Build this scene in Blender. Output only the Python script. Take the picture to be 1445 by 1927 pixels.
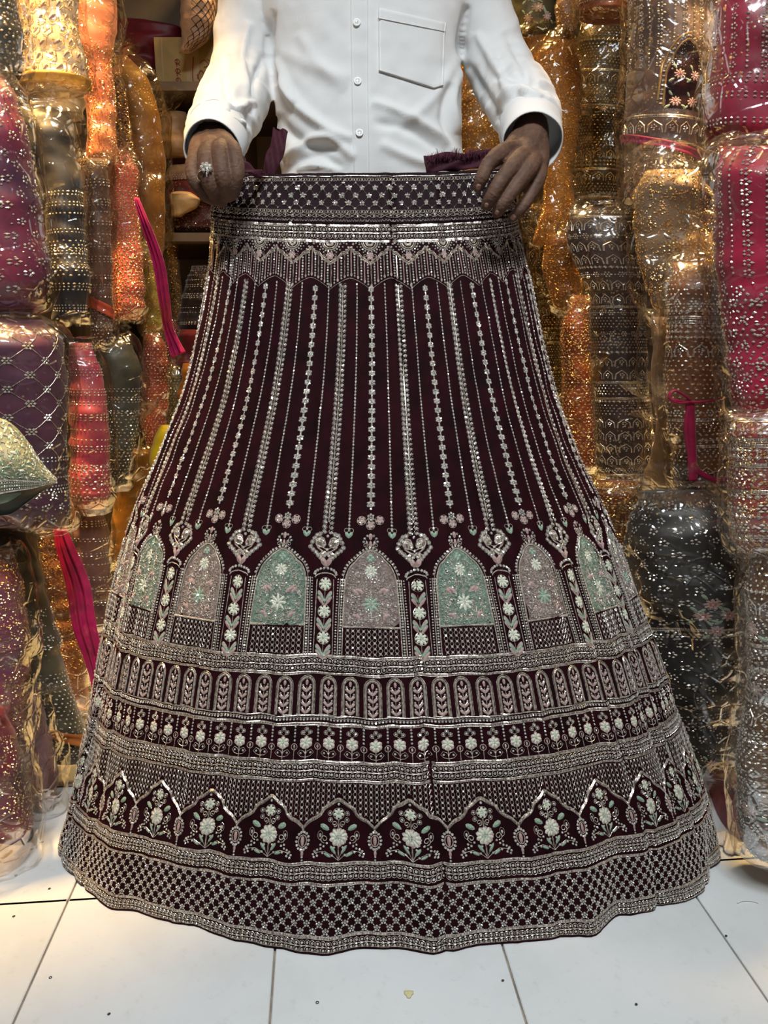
import bpy, math, random
import numpy as np
from mathutils import Vector
from mathutils.bvhtree import BVHTree

random.seed(7); np.random.seed(7)
SC = bpy.context.scene
COL = SC.collection
for o in list(bpy.data.objects): bpy.data.objects.remove(o)

# ------------------------------------------------------------------ camera
FPX, CX, CY = 1400.0, 722.5, 963.5
CAM_H, PITCH = 0.78, math.radians(12.6)
CP, SP = math.cos(PITCH), math.sin(PITCH)
cam_d = bpy.data.cameras.new('camera'); cam = bpy.data.objects.new('camera', cam_d); COL.objects.link(cam)
cam_d.sensor_fit = 'VERTICAL'; cam_d.sensor_height = 36.0; cam_d.lens = FPX / 1927.0 * 36.0
cam_d.clip_start = 0.05
cam.location = (0, 0, CAM_H); cam.rotation_euler = (math.pi / 2 - PITCH, 0, 0)
SC.camera = cam
# ------------------------------------------------------------------ world, lights, exposure
w = bpy.data.worlds.new('world'); SC.world = w; w.use_nodes = True
w.node_tree.nodes['Background'].inputs[0].default_value = (0.95, 0.98, 1.0, 1)
w.node_tree.nodes['Background'].inputs[1].default_value = 0.14
def area(name, loc, target, sx, sy, power, col, spread=180):
    l = bpy.data.lights.new(name, 'AREA'); l.shape = 'RECTANGLE'; l.size = sx; l.size_y = sy
    l.energy = power; l.color = col; l.spread = math.radians(spread)
    o = bpy.data.objects.new(name, l); COL.objects.link(o); o.location = loc
    o.rotation_euler = (Vector(target) - Vector(loc)).to_track_quat('-Z', 'Y').to_euler()
    return o
area('ceiling_panel_light', (0.02, 0.06, 2.42), (0.02, 1.02, 0.5), 0.7, 0.5, 26, (0.90, 0.96, 1.0), 110)
area('warm_downlight', (-0.68, 1.12, 2.40), (-0.80, 1.48, 0.8), 0.14, 0.14, 17, (1.0, 0.60, 0.20), 50)
area('warm_downlight', (0.70, 1.28, 2.40), (0.80, 1.50, 0.8), 0.14, 0.14, 12, (1.0, 0.64, 0.26), 46)
area('warm_downlight', (-0.05, 2.00, 2.40), (-0.05, 2.10, 0.6), 0.12, 0.12, 12, (1.0, 0.64, 0.26), 120)
SC.view_settings.view_transform = 'Standard'; SC.view_settings.look = 'None'
SC.view_settings.exposure = 0.0; SC.view_settings.gamma = 1.0; SC.view_settings.use_curve_mapping = False
SC.cycles.transparent_max_bounces = 12; SC.cycles.max_bounces = 5; SC.cycles.diffuse_bounces = 3; SC.cycles.glossy_bounces = 3; SC.cycles.transmission_bounces = 2; SC.cycles.adaptive_threshold = 0.02

# ------------------------------------------------------------------ projection helpers (a pixel and a distance give a point)
def PZ(px, py, z):
    px = np.asarray(px, float); py = np.asarray(py, float)
    xc = (px - CX) / FPX * z; yc = (CY - py) / FPX * z
    return np.stack(np.broadcast_arrays(xc, z * CP + yc * SP, CAM_H + yc * CP - z * SP), -1)
def PD(px, py, D):
    return PZ(px, py, np.asarray(D, float) / (CP + (CY - np.asarray(py, float)) / FPX * SP))
def PG(px, py, h=0.0):
    k = (CY - py) / FPX
    return PZ(px, py, (h - CAM_H) / (k * CP - SP))
def project(P):
    P = np.asarray(P, float); d = P - np.array([0, 0, CAM_H])
    z = d[..., 1] * CP - d[..., 2] * SP; y = d[..., 1] * SP + d[..., 2] * CP
    return CX + FPX * d[..., 0] / z, CY - FPX * y / z

# ------------------------------------------------------------------ noise
def _hash(i, j, k):
    n = (i * 374761393 + j * 668265263 + k * 2147483647 + 12345) & 0x7fffffff
    n = ((n ^ (n >> 13)) * 1274126177) & 0x7fffffff
    n = ((n ^ (n >> 16)) * 668265263) & 0x7fffffff
    return ((n ^ (n >> 15)) & 0xffff) / 65535.0
def vnoise(p):
    p = np.asarray(p, float); i = np.floor(p).astype(np.int64); f = p - i; f = f * f * (3 - 2 * f)
    r = 0
    for a in (0, 1):
        for b in (0, 1):
            for c in (0, 1):
                wgt = (f[..., 0] if a else 1 - f[..., 0]) * (f[..., 1] if b else 1 - f[..., 1]) * (f[..., 2] if c else 1 - f[..., 2])
                r = r + wgt * _hash(i[..., 0] + a, i[..., 1] + b, i[..., 2] + c)
    return r * 2 - 1
def ridged(p, octs=3):
    r = 0; a = 1.0; t = 0
    for o in range(octs):
        r = r + a * (1 - np.abs(vnoise(p * (2.0 ** o) + 17.3 * o)) * 2); t += a; a *= 0.5
    return r / t

# ------------------------------------------------------------------ meshes
def mesh_np(name, V, groups, mats, smooth=True):
    """groups: list of (faces array (M,k), material index or array)"""
    me = bpy.data.meshes.new(name)
    V = np.asarray(V, np.float32).reshape(-1, 3)
    gs = []
    for g in groups:
        f = np.asarray(g[0])
        if f.size: gs.append((f.astype(np.int32), np.broadcast_to(np.asarray(g[1], np.int32), (len(f),))))
    nl = sum(f.size for f, _ in gs); npoly = sum(len(f) for f, _ in gs)
    me.vertices.add(len(V)); me.loops.add(nl); me.polygons.add(npoly)
    me.vertices.foreach_set('co', V.ravel())
    me.loops.foreach_set('vertex_index', np.concatenate([f.ravel() for f, _ in gs]))
    tot = np.concatenate([np.full(len(f), f.shape[1], np.int32) for f, _ in gs])
    st = np.concatenate([[0], np.cumsum(tot)[:-1]]).astype(np.int32)
    me.polygons.foreach_set('loop_start', st)
    me.polygons.foreach_set('material_index', np.concatenate([m for _, m in gs]).astype(np.int32))
    me.polygons.foreach_set('use_smooth', np.full(npoly, bool(smooth)))
    for m in mats: me.materials.append(m)
    me.update(calc_edges=True); me.validate()
    return me
def link(name, me, parent=None):
    o = bpy.data.objects.new(name, me); COL.objects.link(o)
    if parent is not None:
        o.parent = parent
        o.matrix_parent_inverse = parent.matrix_basis.inverted()
    return o
def empty(name, loc=(0, 0, 0)):
    o = bpy.data.objects.new(name, None); COL.objects.link(o); o.location = loc; o.empty_display_size = 0.05
    bpy.context.view_layer.update
    return o
def tag(o, label=None, cat=None, group=None, kind=None):
    if label: o['label'] = label
    if cat: o['category'] = cat
    if group: o['group'] = group
    if kind: o['kind'] = kind
    return o
def grid_faces(n, m, closed=False, off=0):
    i, j = np.meshgrid(np.arange(n - 1), np.arange(m if closed else m - 1), indexing='ij')
    j2 = (j + 1) % m
    return (np.stack([i * m + j, i * m + j2, (i + 1) * m + j2, (i + 1) * m + j], -1).reshape(-1, 4) + off)
class Bag:
    """collects solids into one mesh"""
    def __init__(s): s.V = []; s.G = []; s.n = 0
    def add(s, V, faces, mi=0):
        V = np.asarray(V, float).reshape(-1, 3)
        for f in (faces if isinstance(faces, list) else [faces]): s.G.append((np.asarray(f) + s.n, mi))
        s.V.append(V); s.n += len(V)
    def loft(s, rings, mi=0, caps=True, closed=True):
        rings = np.asarray(rings, float); n, m, _ = rings.shape
        F = [grid_faces(n, m, closed)]
        V = rings.reshape(-1, 3)
        if caps:
            V = np.concatenate([V, rings[:1].mean(1), rings[-1:].mean(1)])
            j = np.arange(m); j2 = (j + 1) % m
            F.append(np.stack([np.full(m, n * m), j2, j], -1))
            F.append(np.stack([np.full(m, n * m + 1), (n - 1) * m + j, (n - 1) * m + j2], -1))
        s.add(V, F, mi)
    def box(s, c, size, rot=None, mi=0):
        h = np.array(size) / 2
        v = np.array([[x, y, z] for x in (-1, 1) for y in (-1, 1) for z in (-1, 1)]) * h
        if rot is not None: v = v @ np.asarray(rot).T
        s.add(v + np.array(c), np.array([[0, 1, 3, 2], [4, 6, 7, 5], [0, 4, 5, 1], [2, 3, 7, 6], [0, 2, 6, 4], [1, 5, 7, 3]]), mi)
    def build(s, name, mats, parent=None, smooth=True):
        return link(name, mesh_np(name, np.concatenate(s.V), s.G, mats, smooth), parent)
def catmull(pts, n):
    P = np.asarray(pts, float); k = len(P)
    t = np.linspace(0, k - 1, n); i = np.clip(np.floor(t).astype(int), 0, k - 2); f = (t - i)[:, None]
    g = lambda q: P[np.clip(q, 0, k - 1)]
    p0, p1, p2, p3 = g(i - 1), g(i), g(i + 1), g(i + 2)
    return 0.5 * (2 * p1 + (p2 - p0) * f + (2 * p0 - 5 * p1 + 4 * p2 - p3) * f ** 2 + (3 * p1 - p0 - 3 * p2 + p3) * f ** 3)
def tube_rings(pts, rad, m=14, flat=None):
    """rings around a path; rad (n,) or (n,2)"""
    P = np.asarray(pts, float); n = len(P); T = np.gradient(P, axis=0); T /= np.linalg.norm(T, axis=1)[:, None] + 1e-12
    ref = np.array([0, 0, 1.0]) if abs(T[0, 2]) < .9 else np.array([0, 1.0, 0])
    a = np.cross(T[0], ref); a /= np.linalg.norm(a)
    R = []
    ang = np.linspace(0, 2 * np.pi, m, endpoint=False)
    for i in range(n):
        a = a - T[i] * a.dot(T[i]); a /= np.linalg.norm(a); b = np.cross(T[i], a)
        r = rad[i]; ra, rb = (r, r) if np.ndim(r) == 0 else r
        R.append(P[i] + np.outer(np.cos(ang) * ra, a) + np.outer(np.sin(ang) * rb, b))
    return np.array(R)
def capsule_chain(bag, joints, mi=0, n=24, m=14):
    """joints: (x,y,z,r) -> smooth tapered limb with round ends"""
    J = catmull(joints, n); P, r = J[:, :3], J[:, 3]
    d0 = P[0] - P[1]; d0 /= np.linalg.norm(d0); d1 = P[-1] - P[-2]; d1 /= np.linalg.norm(d1)
    k = np.array([1.0, .92, .72, .4])
    P = np.concatenate([[P[0] + d0 * r[0] * q for q in (.98, .92, .7, .39)], P, [P[-1] + d1 * r[-1] * q for q in (.39, .7, .92, .98)]])
    r = np.concatenate([r[0] * np.array([.2, .4, .72, .92]), r, r[-1] * np.array([.92, .72, .4, .2])])
    bag.loft(tube_rings(P, r, m), mi)
def voxel(o, size, smooth_iter=6, factor=.5):
    md = o.modifiers.new('r', 'REMESH'); md.mode = 'VOXEL'; md.voxel_size = size; md.use_smooth_shade = True
    if smooth_iter:
        sm = o.modifiers.new('s', 'SMOOTH'); sm.iterations = smooth_iter; sm.factor = factor
    dg = bpy.context.evaluated_depsgraph_get(); dg.update()
    me = bpy.data.meshes.new_from_object(o.evaluated_get(dg))
    o.modifiers.clear(); old = o.data; nm = old.name; o.data = me; bpy.data.meshes.remove(old); me.name = nm
    me.polygons.foreach_set('use_smooth', np.ones(len(me.polygons), bool))
    return o
def get_co(me):
    a = np.empty(len(me.vertices) * 3, np.float32); me.vertices.foreach_get('co', a); return a.reshape(-1, 3).astype(float)
def get_no(me):
    a = np.empty(len(me.vertices) * 3, np.float32); me.vertices.foreach_get('normal', a); return a.reshape(-1, 3).astype(float)
def set_co(me, V):
    me.vertices.foreach_set('co', np.asarray(V, np.float32).ravel()); me.update()

# ------------------------------------------------------------------ materials
def nt(name):
    m = bpy.data.materials.new(name); m.use_nodes = True; t = m.node_tree
    return m, t, t.nodes['Principled BSDF']
def N(t, kind, **kw):
    n = t.nodes.new(kind)
    for k, v in kw.items():
        if hasattr(n, k) and not k.startswith('i_'): setattr(n, k, v)
    return n
def rgba(c): return (c[0], c[1], c[2], 1)
def srgb(r, g, b):
    f = lambda c: (c / 255 / 12.92) if c / 255 <= .04045 else ((c / 255 + .055) / 1.055) ** 2.4
    return (f(r), f(g), f(b))
def add_bump(t, b, height_socket, strength, dist=.002):
    n = N(t, 'ShaderNodeBump'); n.inputs['Strength'].default_value = strength; n.inputs['Distance'].default_value = dist
    t.links.new(height_socket, n.inputs['Height']); t.links.new(n.outputs[0], b.inputs['Normal']); return n
def tex_co(t, scale=(1, 1, 1), rot=(0, 0, 0)):
    c = N(t, 'ShaderNodeTexCoord'); m = N(t, 'ShaderNodeMapping'); m.inputs['Scale'].default_value = scale; m.inputs['Rotation'].default_value = rot
    t.links.new(c.outputs['Object'], m.inputs[0]); return m.outputs[0]
def noise(t, vec, scale, detail=3, rough=.5):
    n = N(t, 'ShaderNodeTexNoise'); n.inputs['Scale'].default_value = scale; n.inputs['Detail'].default_value = detail; n.inputs['Roughness'].default_value = rough
    t.links.new(vec, n.inputs['Vector']); return n.outputs['Fac']
def ramp(t, fac, stops):
    r = N(t, 'ShaderNodeValToRGB'); e = r.color_ramp.elements
    while len(e) < len(stops): e.new(0.5)
    for q, (p, c) in zip(e, stops): q.position = p; q.color = rgba(c)
    t.links.new(fac, r.inputs[0]); return r.outputs[0]
def simple(name, col, rough=.6, metal=0, sheen=0, sheen_col=None, nscale=0, nstr=.3, var=0.0, spec=None):
    m, t, b = nt(name); b.inputs['Base Color'].default_value = rgba(col); b.inputs['Roughness'].default_value = rough; b.inputs['Metallic'].default_value = metal
    if spec is not None: b.inputs['Specular IOR Level'].default_value = spec
    if sheen: b.inputs['Sheen Weight'].default_value = sheen; b.inputs['Sheen Tint'].default_value = rgba(sheen_col or (1, 1, 1)); b.inputs['Sheen Roughness'].default_value = .35
    if nscale:
        v = tex_co(t); f = noise(t, v, nscale, 4); add_bump(t, b, f, nstr)
        if var:
            c2 = tuple(max(0, c * (1 - var)) for c in col); c3 = tuple(min(1, c * (1 + var)) for c in col)
            f2 = noise(t, v, nscale * .31, 3)
            t.links.new(ramp(t, f2, [(.3, c2), (.7, c3)]), b.inputs['Base Color'])
    return m
M = {}
M['velvet'] = simple('velvet', (0.015, 0.0013, 0.0032), .8, 0, .22, (0.55, 0.03, 0.08), 90, .35, .5, .1)
M['velvet_band'] = simple('velvet_band', (0.013, 0.003, 0.006), .7, 0, .15, (.5, .08, .16), 60, .3, .3, .15)
def glint(name, dark, bright, scale, rough, metal, stretch=(1, 1, 1), lo=.35, hi=.65):
    m, t, b = nt(name); v = tex_co(t, stretch); f = noise(t, v, scale, 1, .5)
    t.links.new(ramp(t, f, [(lo, dark), (hi, bright)]), b.inputs['Base Color']); b.inputs['Roughness'].default_value = rough; b.inputs['Metallic'].default_value = metal
    add_bump(t, b, f, .35, .0008); return m
M['stone'] = glint('stone', (.46, .43, .38), (.98, .95, .88), 420, .12, .45)  # sparkle painted into the stones as lighter and darker colour noise
M['stone_warm'] = simple('stone_warm', (0.80, 0.70, 0.58), .2, .8)
M['gold_bead'] = simple('gold_bead', (0.85, 0.58, 0.26), .25, .85)
M['zari'] = glint('zari', (.18, .14, .125), (.88, .78, .66), 700, .3, .6, (1, 1, .12), .38, .68)
M['zari_bright'] = glint('zari_bright', (.46, .39, .33), (.95, .88, .78), 600, .26, .6, (1, 1, .3))
M['thread_green'] = simple('thread_green', (0.34, 0.47, 0.35), .5, .1, 0, None, 1500, .6, .3)
M['thread_pink'] = simple('thread_pink', (0.52, 0.36, 0.33), .5, .15, 0, None, 1500, .6, .25)
M['thread_white'] = simple('thread_white', (0.72, 0.74, 0.60), .5, .1, 0, None, 1500, .5, .2)
M['fill_green'] = simple('fill_green', (0.19, 0.27, 0.20), .5, .2, 0, None, 900, .9, .55)
M['fill_pink'] = simple('fill_pink', (0.27, 0.20, 0.175), .5, .25, 0, None, 900, .9, .5)
# ================================================================== ROOM
def tile_mat():
    m, t, b = nt('floor_tile'); v = tex_co(t)
    f = noise(t, v, 3.0, 6, .6); c = ramp(t, f, [(.35, (.70, .715, .71)), (.5, (.78, .80, .80)), (.7, (.83, .85, .85))])
    f2 = noise(t, v, 40, 5, .7); mx = N(t, 'ShaderNodeMixRGB'); mx.blend_type = 'MULTIPLY'; mx.inputs[0].default_value = .5
    t.links.new(c, mx.inputs[1]); t.links.new(ramp(t, f2, [(.25, (.72, .68, .6)), (.42, (1, 1, 1))]), mx.inputs[2]); t.links.new(mx.outputs[0], b.inputs['Base Color'])
    b.inputs['Roughness'].default_value = .32; add_bump(t, b, noise(t, v, 18, 3), .08, .004); return m
M['tile'] = tile_mat()
M['grout'] = simple('grout', (.30, .25, .19), .9, 0, 0, None, 200, .5, .3)
def build_room():
    b = Bag(); b.box((0, .9, -.03), (3.0, 5.0, .05)); fl = tag(b.build('floor', [M['grout']], None, False), kind='structure')
    yaw = math.radians(5.0); ax = np.array([math.cos(yaw), math.sin(yaw), 0]); ay = np.array([-math.sin(yaw), math.cos(yaw), 0])
    o0 = PG(128, 1694)                                # a grout crossing seen on the floor
    tw = .302; gap = .0028; bv = .0012; q = np.array([[-1, -1], [1, -1], [1, 1], [-1, 1]]) * (tw - gap) / 2
    top = np.concatenate([np.c_[q * (1 - bv * 2 / tw), np.zeros(4)], np.c_[q, np.full(4, -.0012)], np.c_[q, np.full(4, -.008)]])
    W = np.array([ax * p[0] + ay * p[1] + np.array([0, 0, p[2]]) for p in top])
    F4 = [[0, 1, 2, 3]] + [[i, 4 + i, 4 + (i + 1) % 4, (i + 1) % 4] for i in range(4)] + [[4 + i, 8 + i, 8 + (i + 1) % 4, 4 + (i + 1) % 4] for i in range(4)]
    me = mesh_np('tile', W, [(np.array(F4), 0)], [M['tile']], False)
    for i in range(-3, 6):
        for j in range(-5, 6):
            c = o0 + ax * (i + .5) * tw + ay * (j + .5) * tw * .97
            if not (-.95 < c[0] < .95 and -.3 < c[1] < 2.5): continue
            t = link('tile', me, fl); t.location = (c[0], c[1], 0)
            t.scale[1] = 1.0
    M['wall'] = simple('wall_paint', (.30, .26, .21), .8, 0, 0, None, 25, .2, .1)
    M['panel'] = simple('wall_panel', (.13, .095, .065), .8, 0, 0, None, 25, .2, .2)
    M['rack'] = simple('rack_board', (.10, .07, .045), .6, 0, 0, None, 30, .2, .2)
    M['shelf'] = simple('shelf_board', (.15, .10, .055), .5, 0, 0, None, 30, .2, .2)
    for nm, c, s in (('wall_back', (0, 2.62, 1.2), (2.6, .06, 2.5)), ('wall_left', (-.88, .9, 1.2), (.06, 3.6, 2.5)), ('wall_right', (.88, .9, 1.2), (.06, 3.6, 2.5)), ('ceiling', (0, .9, 2.48), (2.4, 3.6, .05))):
        bb = Bag(); bb.box(c, s); tag(bb.build(nm, [M['panel'] if nm in ('wall_left', 'wall_right') else M['wall']], None, False), kind='structure')
build_room()
# ================================================================== SKIRT SURFACE
# rows: centre y px, distance, depth of the bulge (left, right), left edge px, right edge px
ROWS = np.array([
    # yc    D     bL    bR    xl   yl    xr    yr    xc
    [326, 1.225, .030, .030, 424, 333,  966, 311, 694],
    [372, 1.215, .036, .036, 404, 366,  967, 356, 694],
    [416, 1.205, .040, .040, 400, 398,  968, 398, 694],
    [470, 1.190, .048, .048, 399, 452,  978, 446, 696],
    [535, 1.172, .058, .056, 394, 508,  992, 502, 698],
    [640, 1.136, .072, .070, 374, 622, 1015, 622, 700],
    [750, 1.100, .090, .084, 347, 735, 1042, 740, 700],
    [880, 1.058, .106, .098, 300, 850, 1085, 860, 699],
    [1000, 1.020, .122, .112, 258, 945, 1132, 950, 697],
    [1110, .989, .138, .125, 232, 1040, 1170, 1050, 698],
    [1235, .955, .155, .140, 208, 1150, 1207, 1155, 700],
    [1330, .932, .170, .152, 192, 1232, 1236, 1235, 702],
    [1420, .910, .185, .162, 180, 1310, 1258, 1308, 703],
    [1515, .889, .205, .176, 165, 1390, 1285, 1384, 704],
    [1615, .868, .222, .186, 149, 1470, 1314, 1462, 706],
    [1700, .850, .240, .193, 138, 1520, 1330, 1530, 708],
    [1765, .837, .250, .198, 131, 1545, 1338, 1572, 710],
    [1797, .831, .254, .200, 131, 1556, 1339, 1594, 710]])
_yy = np.linspace(326, 1797, 600)
def _tab(col):
    v = np.interp(_yy, ROWS[:, 0], col); k = np.hanning(61); k /= k.sum()
    lo = 2 * v[0] - v[1:31][::-1]; hi = 2 * v[-1] - v[-31:-1][::-1]
    return np.convolve(np.concatenate([lo, v, hi]), k, 'valid')
_cen = PD(ROWS[:, 8], ROWS[:, 0], ROWS[:, 1])
_lft = PD(ROWS[:, 4], ROWS[:, 5], ROWS[:, 1] + ROWS[:, 2]); _rgt = PD(ROWS[:, 6], ROWS[:, 7], ROWS[:, 1] + ROWS[:, 3])
TB = {k: _tab(v) for k, v in dict(x0=_cen[:, 0], D=ROWS[:, 1], h=_cen[:, 2], bL=ROWS[:, 2], bR=ROWS[:, 3], aL=_cen[:, 0] - _lft[:, 0], aR=_rgt[:, 0] - _cen[:, 0],
                                  hL=_lft[:, 2], hR=_rgt[:, 2]).items()}
SEAMS = [(-1.02, .55), (-.50, .25), (-.168, .12), (.168, 1.0), (.50, .45), (.86, .8), (1.15, .7), (-1.28, .7)]
def skirt_S(th, y):
    th = np.asarray(th, float); y = np.asarray(y, float); yc = np.clip(y, 326, 1797)
    g = {k: np.interp(yc, _yy, v) for k, v in TB.items()}
    wr = 0.5 * (1 + np.tanh(th * 3.0))
    a = g['aL'] * (1 - wr) + g['aR'] * wr; b = g['bL'] * (1 - wr) + g['bR'] * wr; hE = g['hL'] * (1 - wr) + g['hR'] * wr
    c = np.cos(th); s = np.sin(th)
    back = c < 0
    bb = np.where(back, .055 + .03 * (yc - 326) / 1471, b)
    one_c = np.where(back, 1.0, 1 - c)
    x = g['x0'] + a * s; D = g['D'] + b * one_c - np.where(back, bb * c, 0)
    h = g['h'] + (hE - g['h']) * one_c
    # folds
    low = np.clip((yc - 420) / 700, 0, 1); q = np.stack([th * 5.5, yc / 420.0, np.zeros_like(th)], -1)
    fold = .006 * low * vnoise(q) + .003 * low * vnoise(q * np.array([3.1, 1.6, 1]) + 5) + .0012 * vnoise(q * np.array([9, 9, 1]) + 9)
    for sth, amp in SEAMS:
        dd = th - sth - .012 * np.sin(yc / 130.0 + sth * 7)
        fold = fold - amp * (.0045 * np.exp(-(dd / .014) ** 2) - .0035 * np.exp(-((dd + .045) / .035) ** 2))
    hemw = np.clip((yc - 1560) / 237, 0, 1) ** 2
    fold = fold + hemw * (.009 * vnoise(np.stack([th * 7 + 3, yc * 0, yc * 0 + 4], -1)) + .0015 * np.sin(th * 31 + 1.2))
    # outward direction in plan
    ox = s * np.where(back, .3, b / (a + 1e-6)) + .0; oy = -np.where(back, c, c) * 1.0
    nn = np.sqrt((s * .55) ** 2 + c ** 2) + 1e-6
    x = x + fold * (s * .55) / nn; D = D - fold * c / nn
    h = np.maximum(h, .003)
    return np.stack([x, D, h], -1)
def Rpx(y):
    yc = np.clip(y, 326, 1797)
    a = .5 * (np.interp(yc, _yy, TB['aL']) + np.interp(yc, _yy, TB['aR'])); D = np.interp(yc, _yy, TB['D'])
    z = D / (CP + (CY - yc) / FPX * SP) * 1.0
    z = D * CP - (np.interp(yc, _yy, TB['h']) - CAM_H) * SP
    return a / z * FPX
def mpp(y): return (np.interp(np.clip(y, 326, 1797), _yy, TB['D']) * CP + .1) / FPX

class SkirtSurf:
    def ev(s, u, v): return skirt_S(u, v)
    du, dv, sign = 1e-3, .5, 1
    def anchor(s, u0, v0): R = float(Rpx(v0)); return lambda x, y: (u0 + x / R, v0 + y)
    def unit(s, v0): return float(mpp(v0))
SKIRT = SkirtSurf()
_rng = np.random.RandomState(3)
_hex = np.linspace(0, 2 * np.pi, 6, endpoint=False)
class Emb:
    """raised needlework laid on a surface: stones, cords, petals"""
    def __init__(s, surf, u0=0, v0=0, lift0=.0006, cheap=False):
        s.surf = surf; s.U = []; s.Vv = []; s.L = []; s.G = []; s.n = 0; s.cheap = cheap; s.lift0 = lift0; s.at(u0, v0)
    def at(s, u0, v0): s.map = s.surf.anchor(u0, v0); s.k = s.surf.unit(v0); return s
    def _add(s, x, y, lift, groups):
        u, v = s.map(np.asarray(x, float), np.asarray(y, float)); s.U.append(np.ravel(u)); s.Vv.append(np.ravel(v * np.ones_like(u)) if np.ndim(v) else np.full(np.size(u), v)); s.L.append(np.ravel(lift) * np.ones(np.size(u)))
        for f, mi in groups: s.G.append((np.asarray(f) + s.n, mi))
        s.n += np.size(u)
    def beads(s, X, Y, r, mi=0, sx=1.0, sy=1.0, ang=0.0):
        X = np.ravel(np.asarray(X, float)); Y = np.ravel(np.asarray(Y, float)) * np.ones_like(X); m = len(X)
        if m == 0: return
        r = np.ones(m) * r; ang = np.ones(m) * ang
        nn = 4 if s.cheap else 6
        hx = np.linspace(0, 2 * np.pi, nn, endpoint=False)
        ca, sa = np.cos(ang)[:, None], np.sin(ang)[:, None]
        def ring(f):
            a, b = np.cos(hx)[None] * r[:, None] * f * sx, np.sin(hx)[None] * r[:, None] * f * sy
            return X[:, None] + a * ca - b * sa, Y[:, None] + a * sa + b * ca
        x0, y0 = ring(1.0); l0 = np.zeros((m, nn))
        if s.cheap:
            tx, ty = _rng.uniform(-.35, .35, (2, m)) * r
            x = np.concatenate([x0, (X + tx)[:, None]], 1); y = np.concatenate([y0, (Y + ty)[:, None]], 1)
            l = np.concatenate([l0, (r * .8 * s.k)[:, None]], 1)
            b = (np.arange(m) * 5)[:, None]
            F = np.concatenate([np.stack([b[:, 0] + i, b[:, 0] + (i + 1) % 4, b[:, 0] + 4], -1) for i in range(4)])
            s._add(x, y, l + s.lift0, [(F, mi)]); return
        x1, y1 = ring(.58)
        til = _rng.uniform(-.30, .30, (m, 2))
        l1 = (.62 + til[:, :1] * np.cos(hx)[None] + til[:, 1:] * np.sin(hx)[None]) * r[:, None] * s.k
        b = np.arange(m) * 12
        F4 = np.concatenate([np.stack([b + i, b + (i + 1) % 6, b + 6 + (i + 1) % 6, b + 6 + i], -1) for i in range(6)])
        F6 = np.stack([b + 6 + i for i in range(6)], -1)
        s._add(np.concatenate([x0, x1], 1), np.concatenate([y0, y1], 1), np.concatenate([l0, l1], 1) + s.lift0, [(F4, mi), (F6, mi)])
    def bead(s, x, y, r, mi=0, **k): s.beads([x], [y], r, mi, **k)
    def thread(s, pts, wdt, mi=1, h=.55, closed=False):
        p = np.asarray(pts, float)
        if closed: p = np.concatenate([p, p[:1]])
        d = np.gradient(p, axis=0); d /= np.linalg.norm(d, axis=1)[:, None] + 1e-9
        n = np.stack([-d[:, 1], d[:, 0]], -1) * (wdt / 2); k = len(p)
        q = np.stack([p - n, p, p + n], 1)
        l = np.tile(np.array([0, wdt * h * s.k, 0]), (k, 1)) + s.lift0
        s._add(q[..., 0], q[..., 1], l, [(grid_faces(k, 3)[:, ::-1], mi)])
    def threads(s, X, Y, shape, wdt, mi=1, h=.55):
        """the same polyline at many places"""
        p = np.asarray(shape, float); d = np.gradient(p, axis=0); d /= np.linalg.norm(d, axis=1)[:, None] + 1e-9
        n = np.stack([-d[:, 1], d[:, 0]], -1) * (wdt / 2); k = len(p); q = np.stack([p - n, p, p + n], 1)
        X = np.ravel(X); Y = np.ravel(Y) * np.ones_like(X); m = len(X)
        if m == 0: return
        x = X[:, None, None] + q[None, ..., 0]; y = Y[:, None, None] + q[None, ..., 1]
        l = np.broadcast_to(np.array([0, wdt * h * s.k, 0]), (m, k, 3)) + s.lift0
        F = (grid_faces(k, 3)[:, ::-1][None] + (np.arange(m) * k * 3)[:, None, None]).reshape(-1, 4)
        s._add(x, y, l, [(F, mi)])
    def ring(s, x, y, r, wdt=1.2, mi=1, n=10, sy=1.0, a0=0, a1=2 * np.pi):
        a = np.linspace(a0, a1, n); s.thread(np.stack([x + np.cos(a) * r, y + np.sin(a) * r * sy], -1), wdt, mi)
    def petal(s, x, y, ang, L, W, mi=2, h=.25):
        a = np.linspace(0, 2 * np.pi, 9)[:-1]
        lx = L / 2 * (1 - np.cos(a)); ly = W / 2 * np.sin(a) * (0.75 + .25 * (1 - np.cos(a)) / 2)
        lx = np.append(lx, L * .55); ly = np.append(ly, 0)
        c, q = math.cos(ang), math.sin(ang)
        l = np.append(np.zeros(8), W * h * s.k) + s.lift0
        i = np.arange(8)
        s._add(x + lx * c - ly * q, y + lx * q + ly * c, l, [(np.stack([i, (i + 1) % 8, np.full(8, 8)], -1), mi)])
    def flower(s, x, y, r, n=6, mi=2, cen=0, rc=.3, a0=-math.pi / 2, w=1.0):
        for k in range(n): s.petal(x, y, a0 + k * 2 * math.pi / n, r, r * w * 6.3 / n * .72, mi)
        if rc: s.bead(x, y, r * rc, cen)
    def stone_flower(s, X, Y, r, rb, n=6, mi=0):
        X = np.ravel(X); Y = np.ravel(Y) * np.ones_like(X)
        for k in range(n):
            a = -math.pi / 2 + k * 2 * math.pi / n
            s.beads(X + math.cos(a) * r, Y + math.sin(a) * r, rb, mi)
        s.beads(X, Y, rb * .75, mi)
    def spiral(s, x, y, r, hand=1, wdt=1.4, mi=1, turns=1.3, a0=math.pi / 2):
        t = np.linspace(0, 1, 14); a = a0 + hand * t * turns * 2 * math.pi; rr = r * (1 - .75 * t)
        s.thread(np.stack([x + np.cos(a) * rr, y + np.sin(a) * rr], -1), wdt, mi)
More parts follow.
